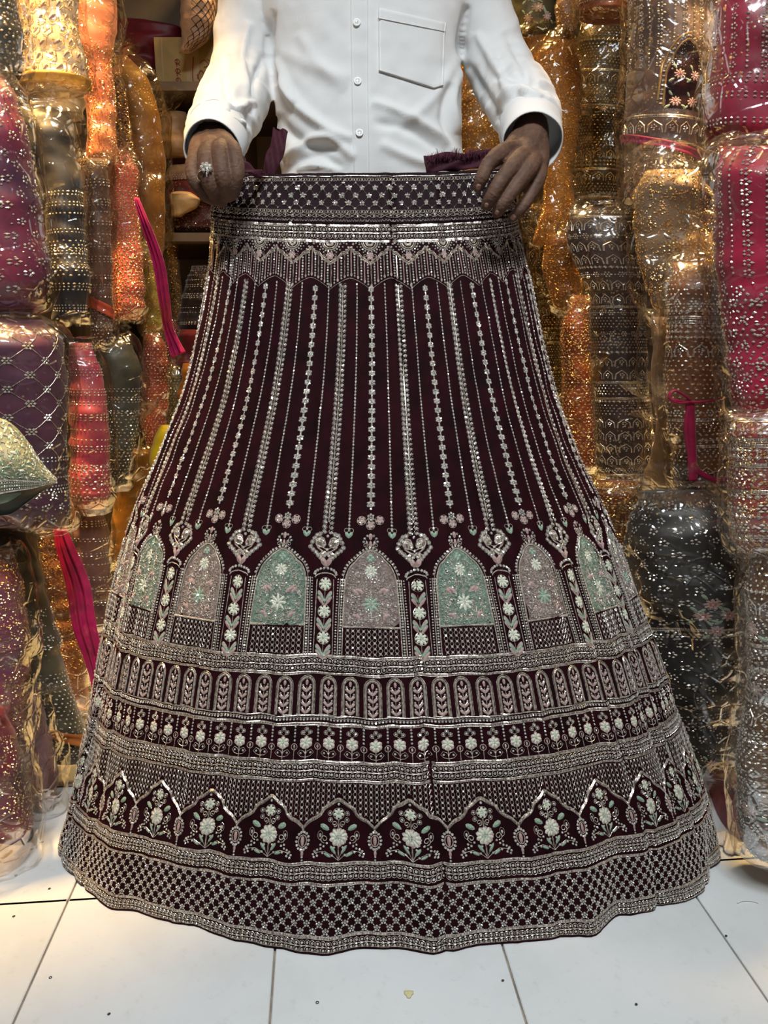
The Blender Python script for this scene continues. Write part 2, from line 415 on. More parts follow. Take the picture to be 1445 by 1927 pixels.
    def strip(s, x0, x1, y, wdt, mi=1, step=9, h=.1, wob=.6):
        """a flat tape across the cloth"""
        n = max(2, int(abs(x1 - x0) / step)); x = np.linspace(x0, x1, n)
        yy = y + wob * np.sin(x * .06) + wob * .8 * np.sin(x * .021 + y)
        q = np.stack([yy - wdt / 2, yy - wdt * .3, yy + wdt * .3, yy + wdt / 2], 1)
        l = np.tile(np.array([0, wdt * h * s.k, wdt * h * s.k, 0]), (n, 1)) + s.lift0
        s._add(np.repeat(x[:, None], 4, 1), q, l, [(grid_faces(n, 4), mi)])
    def fill_rows(s, ys, xl, xr, mi, m=9, lift=.0005):
        t = np.linspace(0, 1, m); x = xl[:, None] * (1 - t) + xr[:, None] * t
        l = np.full(x.shape, lift + s.lift0); l[:, 0] = l[:, -1] = 0; l[0] = 0; l[-1] = 0
        s._add(x, np.repeat(np.asarray(ys)[:, None], m, 1), l, [(grid_faces(len(ys), m)[:, ::-1], mi)])
    def build(s, name, mats, parent=None):
        u = np.concatenate(s.U); v = np.concatenate(s.Vv); l = np.concatenate(s.L); S = s.surf
        P = S.ev(u, v); Tu = S.ev(u + S.du, v) - S.ev(u - S.du, v); Tv = S.ev(u, v + S.dv) - S.ev(u, v - S.dv)
        n = np.cross(Tv, Tu) * S.sign; n /= np.linalg.norm(n, axis=-1)[:, None] + 1e-12
        return link(name, mesh_np(name, P + n * l[:, None], s.G, mats, False), parent)

# ================================================================== THE SKIRT
def build_skirt():
    root = empty('bridal_skirt', (0.0, 0.95, 0.0))
    tag(root, 'dark maroon velvet bridal skirt covered in silver stones, held up by the man', 'skirt')
    th = np.radians(np.linspace(-180, 180, 361)); ys = np.concatenate([np.linspace(418, 1797, 190)])
    T, Y = np.meshgrid(th, ys); V = skirt_S(T, Y).reshape(-1, 3)
    cloth = link('velvet_cloth', mesh_np('velvet_cloth', V, [(grid_faces(190, 361)[:, ::-1], 0)], [M['velvet']]), root)
    md = cloth.modifiers.new('thick', 'SOLIDIFY'); md.thickness = .0025; md.offset = -1
    ys = np.linspace(326, 422, 20); T, Y = np.meshgrid(th, ys); V = skirt_S(T, Y)
    out = np.stack([np.sin(T) * .0022, -np.cos(T) * .0022, 0 * T], -1)
    wb = link('waistband', mesh_np('waistband', (V + out).reshape(-1, 3), [(grid_faces(20, 361)[:, ::-1], 0)], [M['velvet_band']]), root)
    md = wb.modifiers.new('thick', 'SOLIDIFY'); md.thickness = .003; md.offset = -1
    MS = [M['stone'], M['zari'], M['thread_white'], M['thread_green'], M['thread_pink'], M['fill_green'], M['fill_pink'], M['zari_bright'], M['velvet']]
    RAD = math.radians
    TH = RAD(88)
    # ---------- waistband lattice and its edging
    def span(y, lim=TH): return lim * float(Rpx(y))
    E = Emb(SKIRT, 0, 372, lift0=.0030); w_ = span(372)
    E.strip(-w_, w_, 333 - 372, 1.2, 7)
    loop = [(0, 4), (-2.2, 2), (-1.5, -2), (1.2, -2.5), (2.2, 1), (1, 4)]
    xs = np.arange(-w_, w_, 5.2)
    for yy in (339, 400): E.threads(xs, yy - 372, loop, 1.3, 7)
    for yy in (417,): E.threads(xs, yy - 372, [(-2, 2), (0, -2.2), (2.4, 2)], 1.4, 7)
    p = 25.0; xs = np.arange(-int(w_ / p), int(w_ / p) + 1) * p
    E.beads(xs, 346 - 372, 2.3); E.beads(xs, 394 - 372, 2.3)
    for yy, off in ((355, .5), (370, 0), (384, .5)):
        E.stone_flower(xs + off * p, yy - 372, 3.7, 2.2, 5)
    for sgn in (1, -1):
        E.threads(xs, 0, [(-p * .0, -26), (sgn * p * .5, -15), (sgn * p, -1), (sgn * p * 1.5, 12), (sgn * p * 2, 22)], .7, 1)
    t = np.linspace(-w_, w_, 420)
    for ph in (0, math.pi): E.thread(np.stack([t, 408 - 372 + 3.2 * np.sin(t * 2 * math.pi / 30 + ph)], -1), 1.1, 7)
    E.beads(np.arange(-w_, w_, 15), 408 - 372, 1.9)
    tag(E.build('waistband_stone_lattice', MS, root), kind='stuff')
    # ---------- double swirl bands
    def swirl_band(name, y0, y1, tape_t, tape_b, pitch=10.3, lim=TH):
        ym = (y0 + y1) / 2; E = Emb(SKIRT, 0, ym); w_ = span(ym, lim)
        hh = (y1 - y0)
        if tape_t: E.strip(-w_, w_, tape_t - ym, 4.6, 1); E.strip(-w_, w_, tape_t - ym - 2.6, 1.1, 7); E.strip(-w_, w_, tape_t - ym + 2.6, 1.1, 7)
        if tape_b: E.strip(-w_, w_, tape_b - ym, 4.2, 1); E.strip(-w_, w_, tape_b - ym + 2.4, 1.1, 7)
        E.strip(-w_, w_, 0, 1.6, 7, wob=.2)
        xs = np.arange(-w_, w_, pitch); q = hh / 2
        a = np.linspace(-.6, 4.9, 9)
        for sg in (-1, 1):
            r = hh * .22
            E.beads(xs, sg * q * .52, hh * .105 + .3)
            E.threads(xs, sg * q * .52, np.stack([np.cos(a) * r * 1.0, sg * np.sin(a) * r], -1), 1.15, 7)
        tag(E.build(name, MS, root), kind='stuff')
    swirl_band('swirl_braid', 427, 451, 424, 454, 11.2)
    swirl_band('swirl_braid', 1243, 1267, 1239, 1271)
    swirl_band('swirl_braid', 1441, 1467, 1437, 1471)
    swirl_band('swirl_braid', 1630, 1656, 1625, 1663)
    swirl_band('swirl_braid', 1765, 1788, 1760, 1792)
    E = Emb(SKIRT, 0, 1360); w_ = span(1360)
    E.strip(-w_, w_, -8, 1.6, 7); E.strip(-w_, w_, 7.5, 4.6, 1); E.strip(-w_, w_, 5, 1.1, 7); E.strip(-w_, w_, 10, 1.1, 7)
    xs = np.arange(-w_, w_, 6.6); E.beads(xs, -1, 2.5); E.threads(xs, -1, [(-3, -3), (0, -4), (3, -2.5)], 1.0, 7)
    tag(E.build('bead_braid', MS, root), kind='stuff')
    # ---------- yoke: half rosettes, zigzag, fringe
    zp = 74.5; E = Emb(SKIRT, 0, 500); w_ = span(500); nz = int(w_ / zp) + 1
    zx = []; zy = []
    for k in range(-nz, nz + 1):
        x0 = k * zp
        for dx, yy in ((0, 497), (7, 491), (15, 486), (21, 478), (29, 476), (37.2, 467), (45, 476), (53, 478), (59, 486), (67, 491)):
            zx.append(x0 + dx); zy.append(yy - 500)
    for o, wd in ((-3, 1.3), (0, 3.2), (3, 1.3)): E.thread(np.stack([np.array(zx), np.array(zy) + o], -1), wd, 7 if wd < 2 else 1)
    fx = np.arange(-w_, w_, 6.2)
    for i, x in enumerate(fx):
        ph = ((x / zp) % 1.0); d = abs(ph - .5) * 2          # 1 at the valleys, 0 at peaks
        top = 470 + 30 * d; bot = 521 + 22 * d ** 1.5
        if i % 2:
            n = int((bot - top) / 5.0); E.beads(np.full(n, x), np.linspace(top + 3, bot - 3, n) - 500, 1.9, 0, sy=1.2)
        else:
            E.thread([(x, top - 500), (x, bot - 504)], 2.2, 4 if i % 4 else 1); E.petal(x, bot - 500, -math.pi / 2, 7, 4.5, 4)
    sx = np.linspace(-w_, w_, int(w_ / 2)); dd = np.abs(((sx / zp) % 1.0) - .5) * 2
    E.thread(np.stack([sx, 524 + 22 * dd ** 1.5 - 500], -1), 1.0, 7)
    tag(E.build('yoke_fringe', MS, root), kind='stuff')
    for k in range(-nz, nz + 1):
        x0 = k * zp
        if abs(x0) > w_: continue
        E = Emb(SKIRT, x0 / float(Rpx(470)), 470)
        a = np.linspace(0.05, math.pi - .05, 14)
        for r, wd in ((7, 1.6), (11, 2.2), (14.5, 2.4)): E.thread(np.stack([np.cos(a) * r * 1.05, -13.5 + np.sin(a) * r], -1), wd, 7)
        a = np.linspace(0, math.pi, 9); E.beads(np.cos(a) * 5, -13 + np.sin(a) * 4, 1.6)
        a = np.linspace(-.05, math.pi + .05, 12); E.beads(np.cos(a) * 20, -14 + np.sin(a) * 18.5, 2.1)
        a = np.linspace(.1, math.pi - .1, 10); E.beads(np.cos(a) * 26, -14 + np.sin(a) * 22, 1.7)
        E.flower(0, 13, 7.5, 5, 4, 0); E.spiral(-9, 12, 4, 1); E.spiral(9, 12, 4, -1)
        for sg in (-1, 1): E.beads(sg * np.array([31, 34, 30]), np.array([-10, -4, 1]), 2.2)
        E.build('half_rosette', MS, root)
    # ---------- strands
    P = RAD(19.2)
    def strand_flower(th):
        E = Emb(SKIRT, th, 760); y = np.arange(545, 966, 17.6)
        k = np.array([Rpx(v) for v in y]); E.beads(y * 0, y - 760 + 8.8, 2.1)
        E.stone_flower(y * 0, y - 760, 4.6, 2.75, 6)
        o = E.build('flower_strand', MS, root)
        E = Emb(SKIRT, th, 980)
        for sg in (-1, 0, 1):
            cx, cy = sg * 17, 0 if sg else 9
            for a in range(5):
                E.petal(cx, cy, a * 1.2566 + .4, 8, 6.5, 4)
            E.stone_flower([cx], cy, 4.0, 2.0, 5); E.ring(cx, cy, 8.5, 1, 7)
        E.stone_flower([0], -6, 5, 2.6, 6); E.thread([(-17, 3), (-6, -2), (0, 4), (6, -2), (17, 3)], 1.5, 7)
        E.build('flower_pendant', MS, o)
    def strand_leaf(th):
        E = Emb(SKIRT, th, 760); y = np.arange(538, 1008, 9.3); E.thread(np.stack([y * 0, y - 760], -1)[::3], 1.8, 7)
        for sg in (-1, 1):
            E.beads(sg * 5.2 + y * 0, y - 760 + (2 if sg > 0 else 0), 3.1, 0, sx=.85, sy=1.2, ang=sg * .5)
            a = np.linspace(0, 5.6, 8)
            E.threads(sg * 5.2 + y * 0, y - 760, np.stack([np.cos(a) * 3.9, np.sin(a) * 4.5], -1), .7, 7)
        o = E.build('leaf_strand', MS, root)
        E = Emb(SKIRT, th, 1030)
        for sg in (-1, 1):
            E.petal(sg * 2, -2, (0 if sg > 0 else math.pi) - sg * .35, 24, 17, 1, .2); E.petal(sg * 1, 12, (0 if sg > 0 else math.pi) + sg * .45, 17, 10, 1, .2)
            E.spiral(sg * 12, -8, 11, -sg, 3.0, 7); E.bead(sg * 12, -8, 4.4); E.ring(sg * 12, -8, 7, 1.6, 7)
            xs = sg * np.array([25, 29, 32, 27, 21, 16, 11, 21, 15]); yv = np.array([-14, -7, 2, 8, 13, 18, 23, -20, -22]); E.beads(xs, yv, 3.3)
            for x, yy in zip(xs, yv): E.ring(x, yy, 4.3, .9, 7, 8)
            E.thread([(0, 15), (sg * 8, 11), (sg * 18, 4), (sg * 22, -5)], 2.8, 7); E.thread([(0, 8), (sg * 7, 4), (sg * 12, 2)], 2.0, 7)
            E.petal(0, 40, -math.pi / 2 + sg * .5, 20, 12, 4, .35)
        E.beads([0, 0, 0, -6, 6, -4, 4], [-18, 8, 16, 0, 0, 20, 20], 3.2); E.thread([(-8, 26), (0, 42), (8, 26)], 1.5, 7)
        E.build('heart_pendant', MS, o)
    def strand_bead(th):
        E = Emb(SKIRT, th, 760); y = np.arange(536, 996, 6.3); E.beads(y * 0, y - 760, 2.35, 0, sx=.85, sy=1.2)
        E.thread(np.stack([y * 0, y - 760], -1)[::4], .6, 1)
        o = E.build('bead_strand', MS, root)
        E = Emb(SKIRT, th, 1004)
        E.petal(0, 9, -math.pi / 2 - .5, 13, 8, 3, .3); E.petal(0, 9, -math.pi / 2 + .5, 13, 8, 3, .3)
        E.ring(-5, -5, 4, 1.2, 7); E.ring(5, -5, 4, 1.2, 7); E.thread([(-8, -3), (0, 10), (8, -3)], 1.2, 7); E.beads([0], [-5], 2)
        E.build('leaf_drop', MS, o)
    for k in range(-5, 6):
        if abs(k * 19.2) < 92: strand_flower(k * P)
        for q in (.25, .75):
            if abs((k + q) * 19.2) < 90: strand_bead((k + q) * P)
        if abs((k + .5) * 19.2) < 90: strand_leaf((k + .5) * P)
    # ---------- tall arches with their pillars
    def arch_half(y):      # half-width of the arch at y (apex 1036)
        return np.interp(y, [1036, 1041, 1048, 1056, 1064, 1074, 1086, 1100, 1182], [2, 11, 22, 28, 37, 43, 47, 49, 52])
    def arch(k):
        c = k * P; E = Emb(SKIRT, c, 1110); green = (k % 2 != 0)
        ys = np.concatenate([np.linspace(1037, 1100, 14), np.linspace(1106, 1181, 9)]); hw = arch_half(ys)
        E.fill_rows(ys - 1110, -hw, hw, 5 if green else 6)
        o = E.build('arch_panel', MS, root)
        E = Emb(SKIRT, c, 1110, lift0=.0012)
        out = np.stack([np.concatenate([-hw[::-1], hw]), np.concatenate([ys[::-1], ys]) - 1110], -1)
        E.thread(out, 3.4, 7); E.thread(out * np.array([1.10, 1]) + np.array([0, -3]), 1.2, 7)
        d = np.cumsum(np.concatenate([[0], np.linalg.norm(np.diff(out, axis=0), axis=1)])); s_ = np.arange(0, d[-1], 6.6)
        ox = np.interp(s_, d, out[:, 0]); oy = np.interp(s_, d, out[:, 1]); top = oy < -18
        E.beads(ox[top] * 1.13, oy[top] - 6, 2.7); E.thread([(-53, 71), (53, 71)], 4, 7)
        for sg in (-1, 1):
            for dx, wd in ((52, 2.0), (60, 2.0)): E.thread([(sg * dx * .96, -20), (sg * dx, 50), (sg * dx * 1.02, 126)], wd, 7)
            yb = np.arange(-18, 126, 5.4); E.beads(sg * 56 * np.interp(yb, [-20, 50, 126], [.96, 1, 1.02]), yb, 2.2)
            E.beads(sg * 64.5 * np.interp(yb, [-20, 50, 126], [.96, 1, 1.02]), yb, 1.8)
        E.build('arch_frame', MS, o)
        E = Emb(SKIRT, c, 1110, lift0=.0014)
        m1, m2 = (3, 4)
        E.flower(0, -59, 8, 4, 3, 0, .2); E.flower(0, -34, 13, 10, 2, 0, 0); E.stone_flower([0], -34, 4.2, 2, 7)
        E.thread([(0, -20), (0, 60)], 1.4, 7)
        E.flower(0, 27, 17, 8, 3 if not green else 2, 0, .18, w=.7)
        for sg in (-1, 1):
            E.petal(sg * 14, 6, (0 if sg > 0 else math.pi) - sg * .5, 17, 10, 4, .3); E.petal(sg * 24, 10, (0 if sg > 0 else math.pi) - sg * .9, 15, 9, 4, .3)
            E.petal(sg * 22, 58, (0 if sg > 0 else math.pi) - sg * 1.2, 14, 9, 4, .3); E.petal(sg * 26, 50, (0 if sg > 0 else math.pi) - sg * .3, 9, 8, 4, .3)
            for (x, yy, r, hd) in ((12, -10, 6, 1), (30, -6, 6, -1), (34, 28, 6, 1), (12, 55, 7, -1), (38, 58, 6, 1), (26, -30, 6, 1), (14, -48, 4, 1), (40, 8, 4, 1), (20, 38, 5, 1)):
                E.spiral(sg * x, yy, r, sg * hd, 1.3, 7)
            E.thread([(0, 12), (sg * 8, 2), (sg * 16, 8), (sg * 28, 2), (sg * 38, 12)], 1.1, 7); E.thread([(0, 60), (sg * 10, 48), (sg * 22, 46), (sg * 34, 40)], 1.1, 7)
        rs = np.random.RandomState(40 + k); bx = rs.uniform(-46, 46, 320); by = rs.uniform(-62, 68, 320); ok = np.abs(bx) < arch_half(by + 1110) - 5
        E.beads(bx[ok], by[ok], 1.55)
        for _ in range(70):
            x, yy = rs.uniform(-42, 42), rs.uniform(-45, 65)
            if abs(x) < arch_half(yy + 1110) - 8: E.ring(x, yy, rs.uniform(2.5, 4.5), .9, 7, 7, 1, rs.uniform(0, 6), rs.uniform(8, 11))
        E.build('arch_flowers', MS, o)
        E = Emb(SKIRT, c, 1209); xs = np.arange(-46, 47, 10.3)
        for i, x in enumerate(xs):
            yy = np.arange(-21, 22, 10.6); E.beads(yy * 0 + x, yy, 2.6)
            t = np.linspace(-25, 25, 22)
            for ph in (0, math.pi): E.thread(np.stack([x + 3.9 * np.sin(t * 2 * math.pi / 21.2 + ph), t], -1), .95, 7)
        E.build('stone_grille', MS, o)
        E = Emb(SKIRT, c, 1018)
        E.petal(0, -1, -math.pi / 2, 13, 8, 4, .3); E.petal(0, 12, -math.pi / 2, 12, 6, 4, .3)
        for sg in (-1, 1): E.spiral(sg * 10, 9, 5, sg, 1.6, 7); E.beads(sg * np.array([6, 11, 13, 7]), np.array([-9, -4, 2, 3]), 2.6); E.thread([(0, 14), (sg * 6, 4), (sg * 10, -3)], 1.2, 7)
        E.build('arch_finial', MS, o)
    def pillar(k):
        E = Emb(SKIRT, (k + .5) * P, 1155)
        a = np.linspace(math.pi, 2 * math.pi, 10); E.beads(np.cos(a) * 22, -72 + np.sin(a) * 10, 3.1); E.thread(np.stack([np.cos(a) * 21, -65 + np.sin(a) * 8], -1), 2.4, 7)
        for yy in (-52, 0, 50):
            E.flower(0, yy, 12.5, 8, 2, 0, .22); E.ring(0, yy, 12.5, 1, 7, 14)
            for sg in (-1, 1):
                b = -math.pi / 2 + sg * .62
                E.petal(0, yy + 34, b, 25, 8, 3, .3); E.petal(sg * 1, yy + 41, b, 23, 7, 4, .3); E.petal(sg * 2, yy + 28, b, 20, 6, 4, .3)
            E.thread([(0, yy + 8), (0, yy + 42)], 1.2, 7)
        for sg in (-1, 1): E.thread([(sg * 17, -62), (sg * 18, 80)], 1.6, 7)
        E.build('flower_pillar', MS, root)
    for k in range(-4, 5): arch(k)
    for k in range(-5, 5):
        if abs((k + .5) * 19.2) < 90: pillar(k)
    # ---------- row of small arches
    ap = RAD(4.12)
    for k in range(-21, 22):
        E = Emb(SKIRT, k * ap, 1313)
        a = np.linspace(math.pi, 2 * math.pi, 9)
        for r, wd in ((13.6, 2.6), (16.4, 1.9), (11.4, 1.0)):
            E.thread(np.concatenate([[(-r, 36)], np.stack([np.cos(a) * r, -18 + np.sin(a) * (r * 1.15)], -1), [(r, 36)]]), wd, 1 if wd == 1.9 else 7)
        E.petal(0, -18, -math.pi / 2, 11, 6.5, 4, .3); E.thread([(0, -16), (0, 36)], 1.2, 7)
        for yy in (-6, 8, 22, 35):
            for sg in (-1, 1):
                E.petal(0, yy, -math.pi / 2 + sg * .8, 13, 5.6, 4, .3); E.petal(0, yy - 3.5, -math.pi / 2 + sg * .8, 11, 2.4, 7, .4); E.bead(sg * 7.2, yy - 12, 2.1)
        E.strip(-17.6, 17.6, 37.5, 1.2, 7)
        E.build('small_arch', MS, root)
    # ---------- flower sprigs
    for k in range(-21, 22):
        E = Emb(SKIRT, (k + .1) * ap, 1402)
        for j in range(6): E.petal(0, 0, -math.pi / 2 + j * math.pi / 3, 12.8, 11, 4, .1)
        E.flower(0, 0, 11.8, 7, 2, 0, 0, w=1.1); E.flower(0, 0, 6.0, 6, 3, 0, 0); E.beads([0], [0], 2.6); E.thread([(0, 10), (0, 31)], 1.6, 7)
        for x, yy in ((0, -25), (-7, -19), (7, -19)): E.bead(x, yy, 2.5); E.ring(x, yy, 3.9, 1.0, 7, 9)
        E.thread([(-7, -16), (0, -13), (7, -16)], 1, 7)
        for sg in (-1, 1): E.bead(sg * 9, 19, 2.4); E.thread([(0, 27), (sg * 9, 25), (sg * 15, 19), (sg * 10, 13), (sg * 3, 16), (0, 22)], 1.2, 7)
        E.build('flower_sprig', MS, root)
        E = Emb(SKIRT, (k + .6) * ap, 1402)
        yy = np.array([-29, -23, -17, -11, -4]); E.beads(yy * 0, yy, 2.4); E.ring(0, 8, 6, 1.6, 4, 10); E.petal(0, 12, -math.pi / 2, 8, 5, 1, .25); E.bead(0, 8, 2.2); E.thread([(0, 14), (0, 31)], 1.3, 7)
        E.build('bud_drop', MS, root)
    # ---------- stone net above the scallops, scallops and bouquets
    sp = RAD(11.5); R = float(Rpx(1540)); pp = sp * R
    prof_x = np.array([0, .06, .13, .2, .26, .33, .4, .46, .5]); prof_y = np.array([1503, 1509, 1516, 1520, 1534, 1541, 1545, 1553, 1559])
    def scal(x): ph = np.abs((((x / pp)) % 1.0) - .5); return np.interp(ph, prof_x, prof_y)      # peaks at half pitch
    E = Emb(SKIRT, 0, 1540); w_ = span(1540); xs = np.arange(-w_, w_, 10.4)
    for x in xs:
        b = scal(x) - 5; yy = np.arange(1479, b, 10.6)
        if len(yy) == 0: continue
        E.beads(yy * 0 + x, yy - 1540, 2.5); t = np.linspace(1475, yy[-1] + 4, max(4, int((yy[-1] - 1471) / 3.4)))
        for ph in (0, math.pi): E.thread(np.stack([x + 3.7 * np.sin((t - 1479) * 2 * math.pi / 21.2 + ph), t - 1540], -1), .9, 7)
    tag(E.build('stone_net', MS, root), kind='stuff')
    for k in range(-8, 8):
        if abs((k + .5) * sp) > TH: continue
        E = Emb(SKIRT, (k + .5) * sp, 1540); x = np.linspace(-pp / 2, pp / 2, 26); yy = scal(x + pp / 2) - 1540
        E.thread(np.stack([x, yy], -1), 5.5, 1); E.thread(np.stack([x, yy - 3.2], -1), 1.2, 7); E.thread(np.stack([x, yy + 3.2], -1), 1.2, 7)
        E.build('scallop_braid', MS, root)
        E = Emb(SKIRT, (k + .5) * sp, 1575)
        E.bead(0, -62, 2.8); E.flower(0, -44, 10.5, 7, 2, 0, 0); E.flower(0, -44, 5, 5, 3, 0, .35); E.ring(0, -44, 11, 1, 7, 14)
        for sg in (-1, 1):
            E.bead(sg * 17, -44, 2.6); E.ring(sg * 17, -44, 4.4, 1, 7); E.bead(sg * 16, -32, 2.6); E.ring(sg * 16, -32, 4.4, 1, 7)
            E.spiral(sg * 8, -25, 6, sg, 1.8, 7); an = 0 if sg > 0 else math.pi
            E.petal(sg * 18, -13, an - sg * .55, 20, 12, 3, .3); E.thread([(sg * 18, -13), (sg * 35, -23)], .9, 7)
            E.spiral(sg * 27, 4, 8, -sg, 1.8, 7); E.bead(sg * 35, -3, 2.5, sy=1.6); E.ring(sg * 35, -3, 5, 1, 7, 9, 1.7)
            E.petal(sg * 5, 32, an - sg * 1.0, 19, 7, 3, .3); E.petal(sg * 14, 37, an - sg * .5, 15, 6.5, 3, .3)
            E.beads(sg * np.array([8, 12, 22, 28, 34, 40, 45, 48, 40, 30, 34, 42, 46]), np.array([20, 34, 12, 18, 22, 24, 27, 33, 35, 30, 15, 30, 38]), 2.5)
            E.thread([(0, 44), (sg * 12, 34), (sg * 26, 27), (sg * 46, 30)], 1.3, 7); E.thread([(0, 42), (sg * 8, 26), (sg * 16, 16)], 1.1, 7)
        E.thread([(0, -34), (0, 44)], 2.6, 1)
        for j in range(9): E.petal(0, 0, j * 2 * math.pi / 9, 18.5, 12, 4, .06)
        E.flower(0, 0, 17.8, 10, 2, 0, 0, w=1.15); E.flower(0, 0, 10, 8, 3, 0, 0); E.stone_flower([0], 0, 5.8, 3.0, 7)
        E.build('flower_bouquet', MS, root)
    for k in range(-8, 9):
        if abs(k * sp) > TH: continue
        E = Emb(SKIRT, k * sp, 1584); a = np.linspace(0, 2 * np.pi, 15)[:-1]
        E.beads(np.cos(a) * 11.5, -1 + np.sin(a) * 16.5, 2.9); E.ring(0, -1, 7.5, 2.0, 4, 14, 1.5); E.petal(0, 9, -math.pi / 2, 20, 8, 4, .3); E.bead(0, -1, 2.6)
        E.petal(0, 29, -math.pi / 2, 13, 6, 4, .3); E.beads([0, 0, 0], [29, 35, -22], 2.2); E.thread([(0, -26), (0, -18)], 3, 7)
        E.build('stone_pendant', MS, root)
    # ---------- hem lattice of stone flowers
    E = Emb(SKIRT, 0, 1711); w_ = span(1711); p = 24.0; xs = np.arange(-int(w_ / p), int(w_ / p) + 1) * p; ry = np.arange(1671, 1756, 13.0) - 1711
    for i, yy in enumerate(ry):
        E.stone_flower(xs + (.5 * p if i % 2 else 0), yy, 4.6, 2.35, 5)
        E.beads(xs + (.5 * p if i % 2 else 0) + p / 4, yy + 6.5, 1.35); E.beads(xs + (.5 * p if i % 2 else 0) - p / 4, yy + 6.5, 1.35)
    for sg in (-1, 1): E.threads(xs, ry[0], [(sg * p * .5 * q, 13.0 * q) for q in (0, 1.5, 3, 4.5, 6)], .45, 1)
    tag(E.build('hem_stone_lattice', MS, root), kind='stuff')
    # ---------- drawstring ends and frayed facing at the waist
    def ribbon(name, pts, wid, mat, parent, thick=.0025, n=26):
        pts = catmull(pts, n); bag = Bag(); T = np.gradient(pts, axis=0)
        side = np.cross(T, np.array([0, -1.0, .15])); side /= np.linalg.norm(side, axis=1)[:, None]
        nor = np.cross(side, T); nor /= np.linalg.norm(nor, axis=1)[:, None]
        wv = np.interp(np.linspace(0, 1, n), np.linspace(0, 1, len(wid)), wid)
        t = np.linspace(-1, 1, 7); R = []
        for i in range(n):
            f = pts[i] + np.outer(t * wv[i], side[i]) + np.outer(.0035 * np.sin(t * 4 + i * .5), nor[i])
            R.append(np.concatenate([f, (f - nor[i] * thick)[::-1]]))
        bag.loft(np.array(R)); return bag.build(name, [mat], parent)
    M['satin'] = simple('satin', (0.045, 0.010, 0.018), .7, 0, .2, (.6, .2, .3), 70, .4, .3, .15)
    ribbon('drawstring', PD([493, 470, 440, 407], [324, 318, 309, 308], [1.225, 1.185, 1.145, 1.14]), [.006, .010, .012, .0125], M['satin'], root)
    ribbon('drawstring', PD([503, 512, 522, 528], [334, 305, 275, 243], [1.235, 1.235, 1.25, 1.26]), [.009, .012, .012, .011], M['satin'], root)
    ribbon('waist_facing', PD([800, 830, 870, 925], [311, 305, 303, 298], [1.262, 1.262, 1.262, 1.262]), [.014, .014, .013, .013], M['satin'], root)
    bag = Bag(); rs = np.random.RandomState(5)
    for i in range(170):
        x = 803 + 115 * rs.rand(); y0 = np.interp(x, [800, 925], [300, 290]); L = rs.uniform(6, 20) * (.7 + .3 * math.sin(x * .2))
        a = PD(x, y0 + 6, 1.262 + rs.uniform(-.004, .004)); b = PD(x + rs.uniform(-7, 9), y0 - L, 1.262 + rs.uniform(-.015, .01)); mid = (a + b) / 2 + rs.uniform(-.003, .003, 3)
        bag.loft(tube_rings(np.array([a, mid, b]), [.0005, .0004, .0003], 3), 0)
    M['fray'] = simple('fray', (0.10, 0.012, 0.03), .7)
    tag(bag.build('frayed_threads', [M['fray']], root), kind='stuff')
    return root
build_skirt()
# ================================================================== THE MAN
def skin_mat():
    m, t, b = nt('skin'); v = tex_co(t)
    f = noise(t, v, 28, 5, .6); t.links.new(ramp(t, f, [(.3, (.075, .038, .025)), (.55, (.125, .066, .043)), (.75, (.17, .095, .062))]), b.inputs['Base Color'])
    b.inputs['Roughness'].default_value = .62; b.inputs['Specular IOR Level'].default_value = .3; b.inputs['Subsurface Weight'].default_value = .05; b.inputs['Subsurface Radius'].default_value = (.01, .004, .002)
    v2 = tex_co(t, (1, 1, 3)); add_bump(t, b, noise(t, v2, 330, 4, .65), .3, .0012); return m
def shirt_mat():
    m, t, b = nt('shirt_cloth'); b.inputs['Base Color'].default_value = (.78, .78, .77, 1); b.inputs['Roughness'].default_value = .9; b.inputs['Specular IOR Level'].default_value = .15
    b.inputs['Sheen Weight'].default_value = .15
    v = tex_co(t); a = noise(t, v, 14, 4, .6); v2 = tex_co(t, (1, 1, .08)); w1 = noise(t, v2, 900, 1); v3 = tex_co(t, (.08, .08, 1)); w2 = noise(t, v3, 900, 1)
    ad = N(t, 'ShaderNodeMath'); ad.operation = 'ADD'; t.links.new(w1, ad.inputs[0]); t.links.new(w2, ad.inputs[1])
    n1 = add_bump(t, b, ad.outputs[0], .25, .0006)
    n2 = N(t, 'ShaderNodeBump'); n2.inputs['Strength'].default_value = .15; n2.inputs['Distance'].default_value = .006; t.links.new(a, n2.inputs['Height']); t.links.new(n2.outputs[0], n1.inputs['Normal'])
    return m
M['skin'] = skin_mat(); M['shirt'] = shirt_mat()
M['nail'] = simple('nail', (.38, .21, .165), .3)
M['button'] = simple('button', (.82, .82, .80), .25)
M['stitch'] = simple('stitch', (.80, .79, .76), .7)
M['trouser'] = simple('trouser_cloth', (.02, .02, .025), .8, 0, 0, None, 400, .3)
M['silver'] = simple('silver', (.85, .85, .86), .12, 1)
M['hair'] = simple('hair', (.01, .008, .007), .5, 0, 0, None, 300, .5)
def J(px, py, D, r): return np.append(PD(px, py, D), r)
